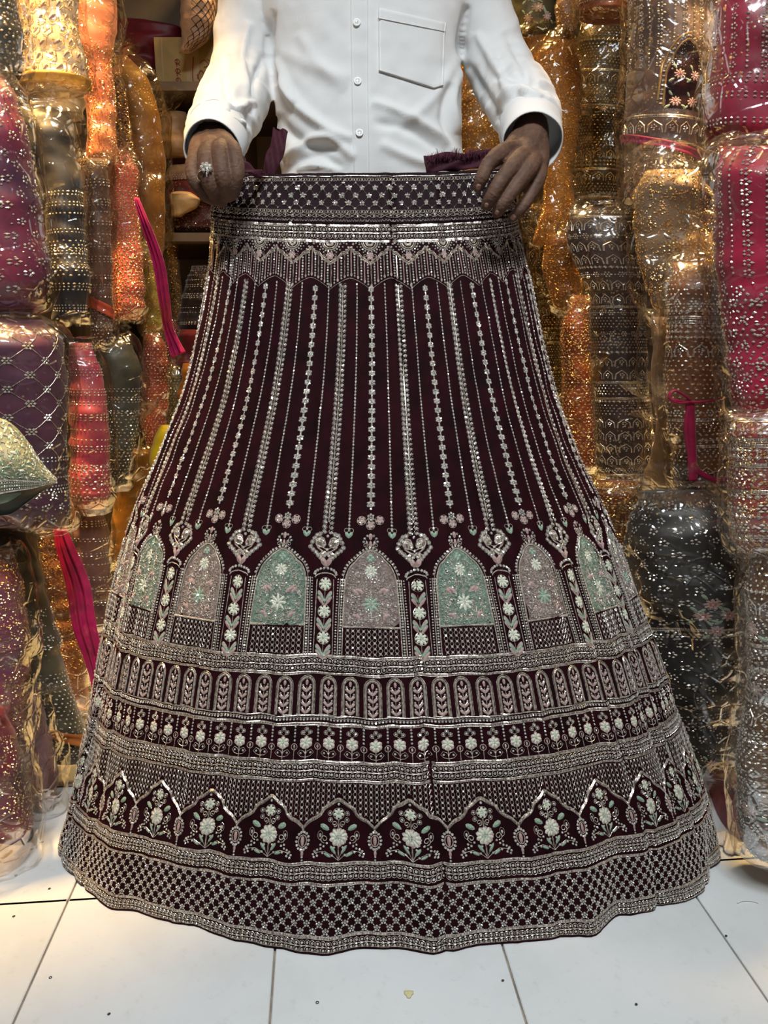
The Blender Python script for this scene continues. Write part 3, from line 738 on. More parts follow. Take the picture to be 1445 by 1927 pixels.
def build_man():
    root = empty('person', (-.03, 1.52, 0)); tag(root, 'man in a white long-sleeved shirt holding the skirt up by its waistband', 'person')
    # ---------------- skin: hands fine, the rest coarse, one mesh
    hb = Bag(); nails = []
    FING = []
    def finger(pts, nail=True, side=0):
        FING.append(pts)
        capsule_chain(hb, [J(*p) for p in pts], n=26, m=12)
        if nail: nails.append((J(*pts[-2]), J(*pts[-1])))
    # the hand on the viewer's right: long fingers lying over the waistband
    R = .0102
    finger([(986, 283, 1.215, .015), (950, 287, 1.180, .0145), (921, 307, 1.150, .0110), (907, 335, 1.143, .0098), (900, 352, 1.150, .0082)])
    finger([(998, 290, 1.215, .015), (975, 302, 1.166, .0140), (944, 338, 1.138, .0112), (926, 368, 1.136, .0100), (915, 386, 1.146, .0084)])
    finger([(1006, 296, 1.215, .015), (998, 314, 1.166, .0132), (968, 354, 1.142, .0106), (945, 386, 1.140, .0095), (935, 400, 1.150, .0080)])
    finger([(1012, 300, 1.225, .014), (1014, 330, 1.180, .0118), (999, 367, 1.160, .0092), (979, 395, 1.156, .0083), (965, 409, 1.164, .0072)])
    capsule_chain(hb, [J(1000, 240, 1.275, .026), J(997, 268, 1.245, .0285), J(988, 296, 1.205, .024), J(978, 306, 1.190, .018)])
    capsule_chain(hb, [J(1004, 262, 1.25, .022), J(1008, 300, 1.21, .021), J(1008, 322, 1.19, .014)])
    capsule_chain(hb, [J(985, 262, 1.25, .022), J(965, 285, 1.215, .019), J(952, 292, 1.19, .014)])
    capsule_chain(hb, [J(975, 285, 1.245, .016), J(950, 305, 1.258, .0125), J(930, 332, 1.262, .0105), J(918, 350, 1.260, .009)])
    capsule_chain(hb, [J(958, 165, 1.48, .038), J(985, 215, 1.36, .033), J(999, 255, 1.262, .027)])
    # the hand on the viewer's left: a closed grip seen from the knuckles
    finger([(395, 284, 1.20, .014), (366, 303, 1.165, .0120), (366, 338, 1.147, .0108), (386, 366, 1.158, .0095), (402, 377, 1.180, .008)], False)
    finger([(405, 280, 1.20, .015), (388, 290, 1.152, .0130), (392, 338, 1.130, .0118), (406, 368, 1.145, .0104), (417, 380, 1.165, .0088)], False)
    finger([(418, 280, 1.20, .015), (414, 284, 1.150, .0130), (419, 330, 1.128, .0116), (426, 357, 1.138, .0102), (430, 370, 1.155, .0086)])
    finger([(428, 280, 1.20, .015), (438, 284, 1.155, .0130), (446, 322, 1.135, .0113), (442, 350, 1.139, .0098), (437, 367, 1.150, .0085)])
    capsule_chain(hb, [J(398, 255, 1.285, .026), J(398, 278, 1.235, .026), J(402, 292, 1.185, .022)])
    capsule_chain(hb, [J(385, 270, 1.25, .022), J(376, 292, 1.195, .018), J(370, 310, 1.175, .014)])
    capsule_chain(hb, [J(410, 265, 1.25, .022), J(428, 284, 1.19, .019), J(440, 296, 1.165, .014)])
    capsule_chain(hb, [J(420, 280, 1.235, .016), J(446, 300, 1.262, .013), J(455, 335, 1.268, .011), J(452, 358, 1.262, .009)])
    capsule_chain(hb, [J(445, 170, 1.48, .038), J(420, 215, 1.37, .033), J(399, 262, 1.268, .027)])
    hands = hb.build('body', [M['skin']], root); voxel(hands, .0015, 5, .5)
    hv, hn = get_co(hands.data), get_no(hands.data); dsp = .0004 * vnoise(hv * 420) + .0003 * vnoise(hv * np.array([150., 150, 700]))
    for pts in FING:
        for ji, wd in ((2, .0050), (3, .0038)):
            c = J(*pts[ji]); ax = J(*pts[ji + 1])[:3] - J(*pts[ji - 1])[:3]; ax /= np.linalg.norm(ax); q = hv - c[:3]; s_ = q @ ax; rad = np.linalg.norm(q - np.outer(s_, ax), axis=1)
            dsp = dsp + (rad < c[3] * 1.35) * np.exp(-(s_ / wd) ** 2) * (.0006 - .0009 * (.5 + .5 * np.cos(s_ / .0033 * 2 * np.pi)))
    set_co(hands.data, hv + hn * dsp[:, None])
    # the rest of the body under the clothes
    bb = Bag()
    def W(x, y, z, r): return (x, y, z, r)
    capsule_chain(bb, [W(-.03, 1.52, .95, .12), W(-.03, 1.52, 1.15, .11), W(-.03, 1.53, 1.35, .12), W(-.03, 1.53, 1.46, .07)])
    capsule_chain(bb, [W(-.03, 1.53, 1.42, .06), W(-.03, 1.52, 1.56, .052), W(-.03, 1.50, 1.64, .055)])
    for sx in (-1, 1):
        sl = [(530, -100, 1.54, .05), (490, -20, 1.545, .036), (467, 70, 1.54, .034), (452, 140, 1.52, .034), (445, 170, 1.48, .034)] if sx < 0 else [(845, -100, 1.54, .05), (880, -20, 1.545, .036), (918, 70, 1.54, .034), (948, 140, 1.52, .034), (958, 165, 1.48, .034)]
        capsule_chain(bb, [tuple(J(*q)) for q in sl])
        capsule_chain(bb, [W(-.03 + sx * .08, 1.53, .95, .085), W(-.03 + sx * .09, 1.52, .52, .055), W(-.03 + sx * .10, 1.54, .10, .038), W(-.03 + sx * .10, 1.54, .045, .036)])
        capsule_chain(bb, [W(-.03 + sx * .10, 1.56, .038, .036), W(-.03 + sx * .105, 1.47, .032, .036), W(-.03 + sx * .11, 1.37, .022, .026)])
    # head: skull, jaw, nose, brow, ears
    capsule_chain(bb, [W(-.03, 1.53, 1.75, .085), W(-.03, 1.50, 1.75, .08)]); capsule_chain(bb, [W(-.03, 1.47, 1.65, .045), W(-.03, 1.46, 1.72, .06)])
    capsule_chain(bb, [W(-.03, 1.405, 1.745, .010), W(-.03, 1.385, 1.705, .017)]); capsule_chain(bb, [W(-.06, 1.412, 1.765, .012), W(0, 1.412, 1.765, .012)])
    capsule_chain(bb, [W(-.05, 1.41, 1.668, .009), W(-.01, 1.41, 1.668, .009)])
    for sx in (-1, 1): capsule_chain(bb, [W(-.03 + sx * .082, 1.52, 1.70, .012), W(-.03 + sx * .088, 1.525, 1.745, .016)])
    rest = bb.build('body_rest', [M['skin']]); voxel(rest, .008, 4)
    V1, V2 = get_co(hands.data), get_co(rest.data); hb2 = Bag()
    for me, V in ((hands.data, V1), (rest.data, V2)):
        f4 = [p.vertices[:] for p in me.polygons if p.loop_total == 4]; f3 = [p.vertices[:] for p in me.polygons if p.loop_total == 3]
        hb2.add(V, [np.array(f) for f in (f4, f3) if f])
    old = hands.data; hands.data = mesh_np('body', np.concatenate(hb2.V), hb2.G, [M['skin']]); bpy.data.meshes.remove(old); bpy.data.objects.remove(rest)
    bag = Bag(); bag.loft([np.stack([-.03 + math.cos(e) * .093 * np.cos(np.linspace(0, 6.283, 24)[:-1]), 1.525 + math.cos(e) * .108 * np.sin(np.linspace(0, 6.283, 24)[:-1]), np.full(23, 1.752) + math.sin(e) * .095], -1) for e in np.linspace(.05, 1.5, 9)])
    bag.build('hair', [M['hair']], root)
    # nails: small curved plates on the finger ends, facing the viewer
    bvh = BVHTree.FromPolygons([tuple(v) for v in get_co(hands.data)], [p.vertices[:] for p in hands.data.polygons])
    camp = Vector((0, 0, CAM_H))
    def cast(px, py, tree):
        d = Vector(PZ(px, py, 1.0)) - camp; d.normalize(); return tree.ray_cast(camp, d)
    for a, b in nails:
        ax, ay = project(a[:3]); bx, by = project(b[:3]); d = np.array([bx - ax, by - ay]); d /= np.linalg.norm(d); n = np.array([-d[1], d[0]])
        for sc_ in (1.0, .78, .6):
            c = np.array([bx, by]) + d * 1.5 * sc_; nb = Bag(); V = []; ok = True; dist0 = None
            for i, u in enumerate(np.linspace(-9.5, 5.5, 6) * sc_):
                wv = 6.6 * sc_ * [.72, .95, 1, 1, .92, .6][i]
                for k in np.linspace(-1, 1, 6):
                    p = c + d * u + n * wv * k; h = cast(p[0], p[1], bvh)
                    if h[0] is None or (dist0 is not None and abs(h[3] - dist0) > .006): ok = False; break
                    dist0 = h[3] if dist0 is None else dist0
                    V.append(np.array(h[0] + h[1] * (-.0002 if abs(k) == 1 or i in (0, 5) else .0009)))
                if not ok: break
            if ok: nb.add(V, grid_faces(6, 6)); nb.build('fingernail', [M['nail']], root); break
    # ---------------- ring with a stone flower
    c0 = cast(388, 319, bvh)
    if c0[0] is not None:
        c0v = np.array(c0[0]); nrm = np.array(c0[1]); rb = Bag()
        ax = PD(392, 338, 1.13) - PD(388, 290, 1.152); ax /= np.linalg.norm(ax); u = np.cross(ax, nrm); u /= np.linalg.norm(u); n2 = np.cross(u, ax)
        t = np.linspace(0, 2 * np.pi, 29)[:-1]; cc = c0v - n2 * .0118
        path = cc + np.outer(np.cos(t) * .0132, u) + np.outer(np.sin(t) * .0132, n2); k = 6; an = np.linspace(0, 2 * np.pi, k, endpoint=False)
        rings = np.array([p + np.outer(np.cos(an) * .0016, ax) + np.outer(np.sin(an) * .0013, (p - cc) / np.linalg.norm(p - cc)) for p in path])
        rb.loft(np.concatenate([rings, rings[:1]]), caps=False)
        ro = rb.build('finger_ring', [M['silver']], root); gb = Bag()
        top = c0v + n2 * .004
        for i in range(7):
            a_ = i * 2 * math.pi / 7; p = top + (u * math.cos(a_) + ax * math.sin(a_)) * .0062
            gb.loft([p + np.outer(np.cos(an) * r, u) + np.outer(np.sin(an) * r, ax) + n2 * h for r, h in ((.0016, -.004), (.0028, 0), (.0024, .0015), (.0010, .0025))])
        gb.loft([top + np.outer(np.cos(an) * r, u) + np.outer(np.sin(an) * r, ax) + n2 * h for r, h in ((.003, -.003), (.0042, .001), (.0036, .0035), (.0015, .005))])
        for q, rr in ((.011, .0017), (.0145, .0013)):
            p = top + ax * q; gb.loft([p + np.outer(np.cos(an) * r, u) + np.outer(np.sin(an) * r, ax) + n2 * h for r, h in ((rr * .5, -.002), (rr, 0), (rr * .5, .002))])
        gb.build('ring_stones', [M['stone']], ro, False)
    # ---------------- shirt
    sb = Bag(); ang = np.linspace(0, 2 * np.pi, 72, endpoint=False)
    def tor(py, xl, xr, D0, dep, ex=2.6):
        A, B = PD(xl, py, D0), PD(xr, py, D0); c = (A + B) / 2; a = (B[0] - A[0]) / 2
        cs, sn = np.cos(ang), np.sin(ang); f = lambda q: np.sign(q) * np.abs(q) ** (2 / ex)
        return np.stack([c[0] + a * f(cs), D0 + dep * f(sn), np.full(72, c[2])], -1)
    rows = [(430, 532, 874, 1.50, .100), (380, 532, 872, 1.50, .104), (330, 530, 869, 1.50, .106), (260, 522, 868, 1.50, .104), (200, 519, 867, 1.505, .104), (140, 513, 864, 1.51, .106), (80, 505, 868, 1.515, .110), (20, 490, 880, 1.52, .112), (-40, 478, 893, 1.525, .108), (-95, 472, 898, 1.53, .098), (-135, 500, 872, 1.535, .085), (-160, 560, 815, 1.54, .07), (-172, 620, 755, 1.535, .055)]
    rr = catmull(np.array([np.array(r, float) for r in rows]), 70); sb.loft(np.array([tor(*r) for r in rr]))
    def sleeve(pts, seed):
        pts = np.array([J(*p) for p in pts]); C = catmull(pts, 110); P_, r_ = C[:, :3], C[:, 3]; Rg = tube_rings(P_, r_, 48)
        t = np.linspace(0, 1, 110); wgt = np.interp(t, [0, .3, .5, .75, .93, 1], [.1, .35, .8, 1, .9, .15])
        cen = P_[:, None]; d = Rg - cen; d /= np.linalg.norm(d, axis=-1)[..., None]
        q = np.stack([np.broadcast_to(t[:, None] * 15, Rg.shape[:2]) + seed + .9 * np.sin(np.linspace(0, 2 * np.pi, 48, endpoint=False) + seed)[None], d[..., 0] * 1.3 + seed, d[..., 2] * 1.3], -1)
        f = ridged(q, 2) * .0075 * wgt[:, None] + vnoise(q * .4 + 3) * .006
        sb.loft(Rg + d * f[..., None])
    sleeve([(530, -110, 1.53, .075), (490, -20, 1.53, .068), (467, 70, 1.525, .058), (457, 140, 1.50, .056), (440, 190, 1.44, .056), (420, 230, 1.35, .052), (409, 256, 1.30, .046), (406, 268, 1.275, .043)], 2.0)
    sleeve([(845, -110, 1.53, .075), (880, -20, 1.53, .068), (918, 70, 1.525, .057), (945, 140, 1.50, .055), (970, 180, 1.44, .054), (990, 215, 1.35, .051), (997, 240, 1.30, .047), (1000, 251, 1.28, .044)], 9.0)
    shirt = sb.build('shirt', [M['shirt']], root); voxel(shirt, .0042, 4, .5)
    V, Nn = get_co(shirt.data), get_no(shirt.data); px, py = project(V); front = Nn[:, 1] < .15
    disp = .0022 * vnoise(V * 26) + .0012 * vnoise(V * 60)
    def fold(pts, amp, wd):
        C = catmull(np.array(pts, float), 40); best = np.full(len(px), 1e9); tt = np.zeros(len(px))
        for i in range(39):
            a, b = C[i], C[i + 1]; ab = b - a; L2 = ab.dot(ab) + 1e-9
            t = np.clip(((px - a[0]) * ab[0] + (py - a[1]) * ab[1]) / L2, 0, 1); d = np.hypot(px - a[0] - t * ab[0], py - a[1] - t * ab[1]); u = d < best; best[u] = d[u]; tt[u] = (i + t[u]) / 39
        return front * amp * np.exp(-(best / wd) ** 2) * np.sin(np.clip(tt, 0, 1) * np.pi) ** .5
    T0 = (px > 520) & (px < 868)
    for pts, amp, wd in [
        ([(525, 150), (560, 200), (620, 245), (665, 262)], .010, 11), ([(522, 215), (545, 250), (590, 275), (650, 280)], -.008, 13), ([(535, 300), (575, 268), (620, 262), (668, 300)], .011, 10), ([(528, 330), (570, 300), (610, 295), (650, 328)], -.007, 10),
        ([(520, 110), (545, 170), (560, 200)], .009, 9), ([(515, 90), (600, 130), (660, 150)], .004, 16), ([(700, 190), (760, 215), (830, 255), (868, 300)], .007, 10), ([(700, 230), (770, 245), (840, 290)], -.006, 11), ([(715, 270), (780, 300), (850, 318)], .006, 11),
        ([(866, 130), (850, 190), (862, 250)], .008, 9), ([(845, 160), (835, 220), (850, 280)], -.006, 10), ([(560, 60), (600, 120), (650, 170)], .004, 14), ([(868, 95), (820, 180), (740, 250)], .004, 12), ([(560, 320), (590, 312), (650, 322)], .006, 7),
        ([(515, 20), (505, 90), (520, 160)], -.010, 8), ([(880, 10), (870, 60), (866, 110)], -.009, 8),
        ([(470, 40), (455, 120), (480, 200)], .007, 9), ([(500, 100), (478, 160), (468, 240)], -.007, 9), ([(430, 100), (425, 160), (450, 230)], -.006, 10), ([(410, 190), (440, 205), (480, 190)], .009, 8), ([(385, 225), (420, 222), (465, 235)], .008, 7),
        ([(895, 60), (930, 120), (965, 190)], .007, 10), ([(880, 120), (915, 180), (950, 240)], -.007, 10), ([(950, 60), (985, 120), (1000, 170)], -.006, 10), ([(935, 195), (975, 172), (1020, 185)], .009, 8), ([(950, 222), (990, 198), (1040, 212)], .008, 7), ([(930, 150), (970, 145), (1010, 160)], -.006, 8)]:
        disp = disp + fold(pts, amp * 1.35, wd * .85)
    set_co(shirt.data, V + Nn * disp[:, None])
    tree = BVHTree.FromPolygons([tuple(v) for v in get_co(shirt.data)], [p.vertices[:] for p in shirt.data.polygons])
    def drape(name, xs, ys, fx, lift, mat, parent, edge=-.0012, thick=.0012):
        """a cloth piece lying on the shirt front"""
        V = []; last = None
        for j, y in enumerate(ys):
            for i, x in enumerate(xs):
                X, Y = fx(x, y); h = cast(X, Y, tree)
                if h[0] is None: V.append(last); continue
                e = i in (0, len(xs) - 1) or j in (0, len(ys) - 1)
                nn = np.array(h[1]); nn = nn if nn[1] < 0 else -nn
                last = np.array(h[0]) + np.array([0, -1, .1]) * .5 * (edge if e else lift) + nn * .5 * (edge if e else lift); V.append(last)
        bag = Bag(); bag.add(V, grid_faces(len(ys), len(xs))[:, ::-1]); return bag.build(name, [mat], parent)
    pk = drape('placket', np.linspace(0, 1, 9), np.linspace(-150, 345, 90), lambda x, y: (np.interp(y, [-150, 0, 160, 345], [655, 657, 659, 664]) + x * np.interp(y, [0, 345], [37, 33]), y), .0026, M['shirt'], shirt)
    for fx0 in (.1, .9): drape('seam', np.linspace(0, 1, 3), np.linspace(-150, 343, 90), lambda x, y: (np.interp(y, [-150, 0, 160, 345], [655, 657, 659, 664]) + fx0 * np.interp(y, [0, 345], [37, 33]) + x * 1.6, y), .0036, M['stitch'], pk, edge=.0022)
    pb = lambda x, y: (711 + (y - 12) * .01 + x * (np.interp(y, [12, 45, 170], [130, 126, 122])), y + x * np.interp(y, [12, 170], [30, 0]) + np.where(y > 120, (np.abs(x - .85) * -38) * (y - 120) / 46, 0))
    pc = drape('pocket', np.linspace(0, 1, 26), np.linspace(12, 168, 34), pb, .0028, M['shirt'], shirt)
    def pline(name, f, n=60, wd=2.6):
        P2 = np.array([f(t) for t in np.linspace(0, 1, n)]); d = np.gradient(P2, axis=0); d /= np.linalg.norm(d, axis=1)[:, None]; nn = np.stack([-d[:, 1], d[:, 0]], -1)
        V = []
        for i in range(n):
            for k, l in ((-1, .0015), (0, .0046), (1, .0015)):
                h = cast(*(P2[i] + nn[i] * k * wd / 2), tree); V.append(np.array(h[0]) + np.array([0, -1, 0]) * l if h[0] is not None else V[-1])
        bag = Bag(); bag.add(V, grid_faces(n, 3)); bag.build(name, [M['stitch']], pc)
    pline('hem_stitch', lambda t: pb(0.0 + t * .985, 165)); pline('hem_stitch', lambda t: pb(.985, 14 + t * 152)); pline('hem_stitch', lambda t: pb(.012, 14 + t * 152), wd=1.4); pline('hem_stitch', lambda t: pb(t, 36), wd=1.2)
    for bx, by in ((671.5, 45), (673, 155), (676.5, 252)):
        h = cast(bx, by, tree)
        if h[0] is None: continue
        n = np.array([0, -.97, .24]); c = np.array(h[0]) + n * .0028; u = np.array([1., 0, 0]); v = np.cross(n, u); an = np.linspace(0, 2 * np.pi, 20, endpoint=False); bag = Bag()
        bag.loft([c + np.outer(np.cos(an) * r, u) + np.outer(np.sin(an) * r, v) + n * z for r, z in ((.0058, 0), (.0066, .0006), (.0066, .0018), (.0058, .0024), (.0046, .0016), (.001, .0015))])
        bo = bag.build('button', [M['button']], shirt)
        tb = Bag()
        for sx in (-1, 1):
            for sy in (-1, 1): q = c + u * sx * .0013 + v * sy * .0013 + n * .0016; tb.loft([q + np.outer(np.cos(an[::4]) * .0006, u) + np.outer(np.sin(an[::4]) * .0006, v) + n * z for z in (0, .0004)])
        tb.build('thread_holes', [M['trouser']], bo)
    # cuffs: open bands round the wrists
    for (a, b, ra, rb_) in (((411, 246, 1.325, .0475), (401, 282, 1.235, .0440), 1, 1), ((995, 226, 1.335, .0480), (1001, 268, 1.238, .0455), 1, 1)):
        A, B = J(*a), J(*b); t = np.linspace(0, 1, 14); P_ = A[:3] + np.outer(t, B[:3] - A[:3]); r = np.interp(t, [0, .1, .5, 1], [a[3] - .004, a[3], (a[3] + b[3]) / 2 + .002, b[3]])
        Ro = tube_rings(P_, r, 40); nz = vnoise(Ro * 30)[..., None] * .0025; c = P_[:, None]; d = (Ro - c) / np.linalg.norm(Ro - c, axis=-1)[..., None]; Ro = Ro + d * nz; Ri = Ro - d * .0022
        bag = Bag(); loop = np.concatenate([Ro, Ro[-1:] - d[-1:] * .001 + (B[:3] - A[:3]) * .01, Ri[::-1]]); bag.loft(loop, caps=False); cf = bag.build('cuff', [M['shirt']], shirt)
        sb2 = Bag(); k = 2; path = Ro[k]; path = path + d[k] * .0006; path = np.concatenate([path, path[:1]]); sb2.loft(tube_rings(path, np.full(len(path), .0007), 4), caps=False); sb2.build('cuff_seam', [M['stitch']], cf)
    cb = Bag(); t = np.linspace(0, 2 * np.pi, 33); P_ = np.stack([-.03 + .062 * np.sin(t), 1.525 + .062 * np.cos(t), 1.525 + .012 * np.cos(t)], -1); cb.loft(tube_rings(P_, [(.006, .022)] * 33, 10), caps=False); cb.build('collar', [M['shirt']], shirt)
    tb = Bag()
    for sx in (-1, 1): tb.loft(tube_rings(np.array([(-.03 + sx * x, y, z) for x, y, z in ((.06, 1.51, .99), (.085, 1.52, .80), (.09, 1.52, .5), (.095, 1.53, .25), (.098, 1.54, .085))]), [.10, .095, .08, .075, .072], 24))
    voxel(tb.build('trousers', [M['trouser']], root), .008, 4)
    for sx in (-1, 1):
        fb = Bag(); an = np.linspace(0, 2 * np.pi, 24, endpoint=False); x0 = -.03 + sx * .105
        fb.loft([np.stack([x0 + np.cos(an) * .046 * k, 1.475 + np.sin(an) * .135 * k, np.full(24, z)], -1) for k, z in ((.95, .0005), (1, .004), (1, .010), (.94, .013))]); fb.build('sandal', [M['trouser']], root)
build_man()
# ================================================================== SHOP STOCK
def film_mat(name, tint, haze=.07, hcol=(1, .95, .85), gl=1.0):
    m = bpy.data.materials.new(name); m.use_nodes = True; t = m.node_tree; t.nodes.clear()
    out = N(t, 'ShaderNodeOutputMaterial'); tr = N(t, 'ShaderNodeBsdfTransparent'); tr.inputs[0].default_value = rgba(tint)
    g = N(t, 'ShaderNodeBsdfGlossy'); g.inputs['Roughness'].default_value = .13; g.inputs[0].default_value = (1, 1, 1, 1)
    d = N(t, 'ShaderNodeBsdfDiffuse'); d.inputs[0].default_value = rgba(hcol)
    c = N(t, 'ShaderNodeTexCoord'); n1 = N(t, 'ShaderNodeTexNoise'); n1.inputs['Scale'].default_value = 16; n1.inputs['Detail'].default_value = 2; n1.inputs['Distortion'].default_value = 1.5
    t.links.new(c.outputs['Object'], n1.inputs['Vector'])
    v = N(t, 'ShaderNodeTexVoronoi'); v.feature = 'DISTANCE_TO_EDGE'; v.inputs['Scale'].default_value = 30; v.inputs['Randomness'].default_value = 1; t.links.new(c.outputs['Object'], v.inputs['Vector'])
    mn = N(t, 'ShaderNodeMath'); mn.operation = 'MINIMUM'; mn.inputs[1].default_value = .07; t.links.new(v.outputs['Distance'], mn.inputs[0])
    ad = N(t, 'ShaderNodeMath'); ad.operation = 'MULTIPLY_ADD'; ad.inputs[1].default_value = 3.0; t.links.new(mn.outputs[0], ad.inputs[0]); t.links.new(n1.outputs['Fac'], ad.inputs[2])
    b = N(t, 'ShaderNodeBump'); b.inputs['Strength'].default_value = .42; b.inputs['Distance'].default_value = .010; t.links.new(ad.outputs[0], b.inputs['Height'])
    t.links.new(b.outputs[0], g.inputs['Normal'])
    f = N(t, 'ShaderNodeFresnel'); f.inputs['IOR'].default_value = 1.5; t.links.new(b.outputs[0], f.inputs['Normal'])
    k = N(t, 'ShaderNodeMath'); k.operation = 'MULTIPLY'; k.inputs[1].default_value = .85 * gl; k.use_clamp = True; t.links.new(f.outputs[0], k.inputs[0])
    k2 = N(t, 'ShaderNodeMath'); k2.operation = 'MINIMUM'; k2.inputs[1].default_value = .34; t.links.new(k.outputs[0], k2.inputs[0]); k = k2
    m1 = N(t, 'ShaderNodeMixShader'); m1.inputs[0].default_value = haze; t.links.new(tr.outputs[0], m1.inputs[1]); t.links.new(d.outputs[0], m1.inputs[2])
    m2 = N(t, 'ShaderNodeMixShader'); t.links.new(k.outputs[0], m2.inputs[0]); t.links.new(m1.outputs[0], m2.inputs[1]); t.links.new(g.outputs[0], m2.inputs[2])
    t.links.new(m2.outputs[0], out.inputs['Surface']); return m
M['film'] = film_mat('clear_film', (.975, .96, .93), .007)
M['film_amber'] = film_mat('warm_lit_film', (.96, .88, .70), .015, (.9, .66, .32))  # plastic film with warm lamplight painted into its tint and haze
_cm = {}
def cloth_mat(c1, c2=None, speck=.25, gold=(.62, .44, .22), scale=1.0):
    key = (c1, c2, speck, gold, scale)
    if key in _cm: return _cm[key]
    m, t, b = nt('embroidered_cloth'); v = tex_co(t); c2 = c2 or tuple(.55 * q for q in c1)
    base = ramp(t, noise(t, v, 9 * scale, 4, .6), [(.34, srgb(*c2)), (.62, srgb(*c1))])
    if speck:
        vo = N(t, 'ShaderNodeTexVoronoi'); vo.inputs['Scale'].default_value = 150 * scale; t.links.new(v, vo.inputs['Vector'])
        f = ramp(t, vo.outputs['Distance'], [(.0, (1, 1, 1)), (.25, (.6, .6, .6)), (.38, (0, 0, 0))])
        g = ramp(t, noise(t, v, 16 * scale, 5, .7), [(.62 - speck * .45, (0, 0, 0)), (.70 - speck * .35, (1, 1, 1))])
        mu = N(t, 'ShaderNodeMixRGB'); mu.blend_type = 'MULTIPLY'; mu.inputs[0].default_value = 1; t.links.new(f, mu.inputs[1]); t.links.new(g, mu.inputs[2])
        mx = N(t, 'ShaderNodeMixRGB'); t.links.new(mu.outputs[0], mx.inputs[0]); t.links.new(base, mx.inputs[1]); mx.inputs[2].default_value = rgba(gold)
        t.links.new(mx.outputs[0], b.inputs['Base Color']); t.links.new(mu.outputs[0], b.inputs['Metallic'])
        add_bump(t, b, mu.outputs[0], .6, .002)
    else:
        t.links.new(base, b.inputs['Base Color']); add_bump(t, b, noise(t, v, 220, 3), .3, .002)
    b.inputs['Roughness'].default_value = .48; b.inputs['Sheen Weight'].default_value = .15
    _cm[key] = m; return m
def auto_D(rows, off=0.0):
    r = np.array(rows, float); yl, yr = r[:, 1], r[:, 2]; ym = (r[0, 0] + r[-1, 0]) / 2
    cx = np.clip((yl + yr) / 2, 0, 1445).mean(); z = (.60 if cx < CX else .56) * FPX / max(abs(cx - CX), 60)
    k = (CY - ym) / FPX
    return float(np.clip(z * (CP + k * SP), .95, 2.25)) + off
class Pack:
    """an upright bundle: rows of (y, left x, right x) give its outline, t its half depth"""
    def __init__(s, rows, D=None, off=0.0, tilt=.5, t=.055, lump=.006, seed=0, lean=0.0, skew=0.0):
        R = np.array(rows, float); n = 64; yy = np.linspace(R[0, 0], R[-1, 0], n)
        D = auto_D(rows, off) if D is None else D
        s.seed = seed; s.n = n; s.lump = lump
        def sm(v):
            v = np.interp(yy, R[:, 0], v); k = np.hanning(9); k /= k.sum(); return np.convolve(np.pad(v, 4, 'edge'), k, 'valid')
        xl, xr = sm(R[:, 1]), sm(R[:, 2]); side = -1 if (xl + xr).mean() / 2 < CX else 1
        Dl = D + lean * (yy - yy.mean()) / 400; A = PD(xl, yy, Dl); B = PD(xr, yy, Dl)
        wid = (B - A)[:, 0]; sl = tilt * .5 * wid * (-side)      # the aisle end of the bundle lies further back
        A = PD(xl, yy + skew, Dl - sl); B = PD(xr, yy - skew, Dl + sl)
        s.C = (A + B) / 2; s.Uv = (B - A) / 2
        nv = np.stack([s.Uv[:, 1], -s.Uv[:, 0], 0 * wid], -1); nv /= np.linalg.norm(nv, axis=1)[:, None] + 1e-9
        h = np.linalg.norm(s.Uv, axis=1); v = np.linspace(0, 1, n)
        s.tt = np.minimum(t, h * 1.1 + .004) * np.interp(v, [0, .04, .12, .9, .97, 1], [.35, .75, 1, 1, .8, .4]); s.Nv = nv
        s.W = float(h.mean()) * 1.25; seg = np.linalg.norm(np.diff(s.C, axis=0), axis=1); s.L = float(seg.sum()); s.h = h
        s.cum = np.concatenate([[0], np.cumsum(seg)]) / max(s.L, 1e-6)
    du = dv = 5e-4; sign = 1
    def anchor(s, u0, v0): return lambda x, y: (u0 + x, v0 + y)
    def unit(s, v0): return 1.0
    def ring(s, ph, v, grow=0.0, scale=1.0):
        v = np.clip(v, 0, 1); i = [np.interp(v, s.cum, s.C[:, k]) for k in range(3)]; C = np.stack(i, -1)
        U = np.stack([np.interp(v, s.cum, s.Uv[:, k]) for k in range(3)], -1); Nv = np.stack([np.interp(v, s.cum, s.Nv[:, k]) for k in range(3)], -1); t = np.interp(v, s.cum, s.tt)
        f = lambda q: np.sign(q) * np.abs(q) ** .85
        un = np.linalg.norm(U, axis=-1)[..., None] + 1e-9
        P = C + U * (scale * f(np.sin(ph)))[..., None] + U / un * (grow * np.sin(ph))[..., None] + Nv * ((t * scale + grow) * f(np.cos(ph)))[..., None]
        q = P * 14 + s.seed * 3.7; lp = s.lump * (vnoise(q) * .8 + .5 * vnoise(q * np.array([1.2, 1.2, 3.4]) + 7) + .18 * vnoise(q * 4.4))
        d = U / un * np.sin(ph)[..., None] + Nv * np.cos(ph)[..., None]
        return P + d * lp[..., None]
    def ev(s, u, v): return s.ring(np.asarray(u) / s.W * 1.45, np.asarray(v) / s.L)
def pack_cloth(p, name, mat, parent):
    ph = np.linspace(-np.pi, np.pi, 41)[:-1]; v = np.linspace(0, 1, 60); Vv, Ph = np.meshgrid(v, ph, indexing='ij')
    b = Bag(); b.loft(p.ring(Ph, Vv)); return b.build(name, [mat], parent)
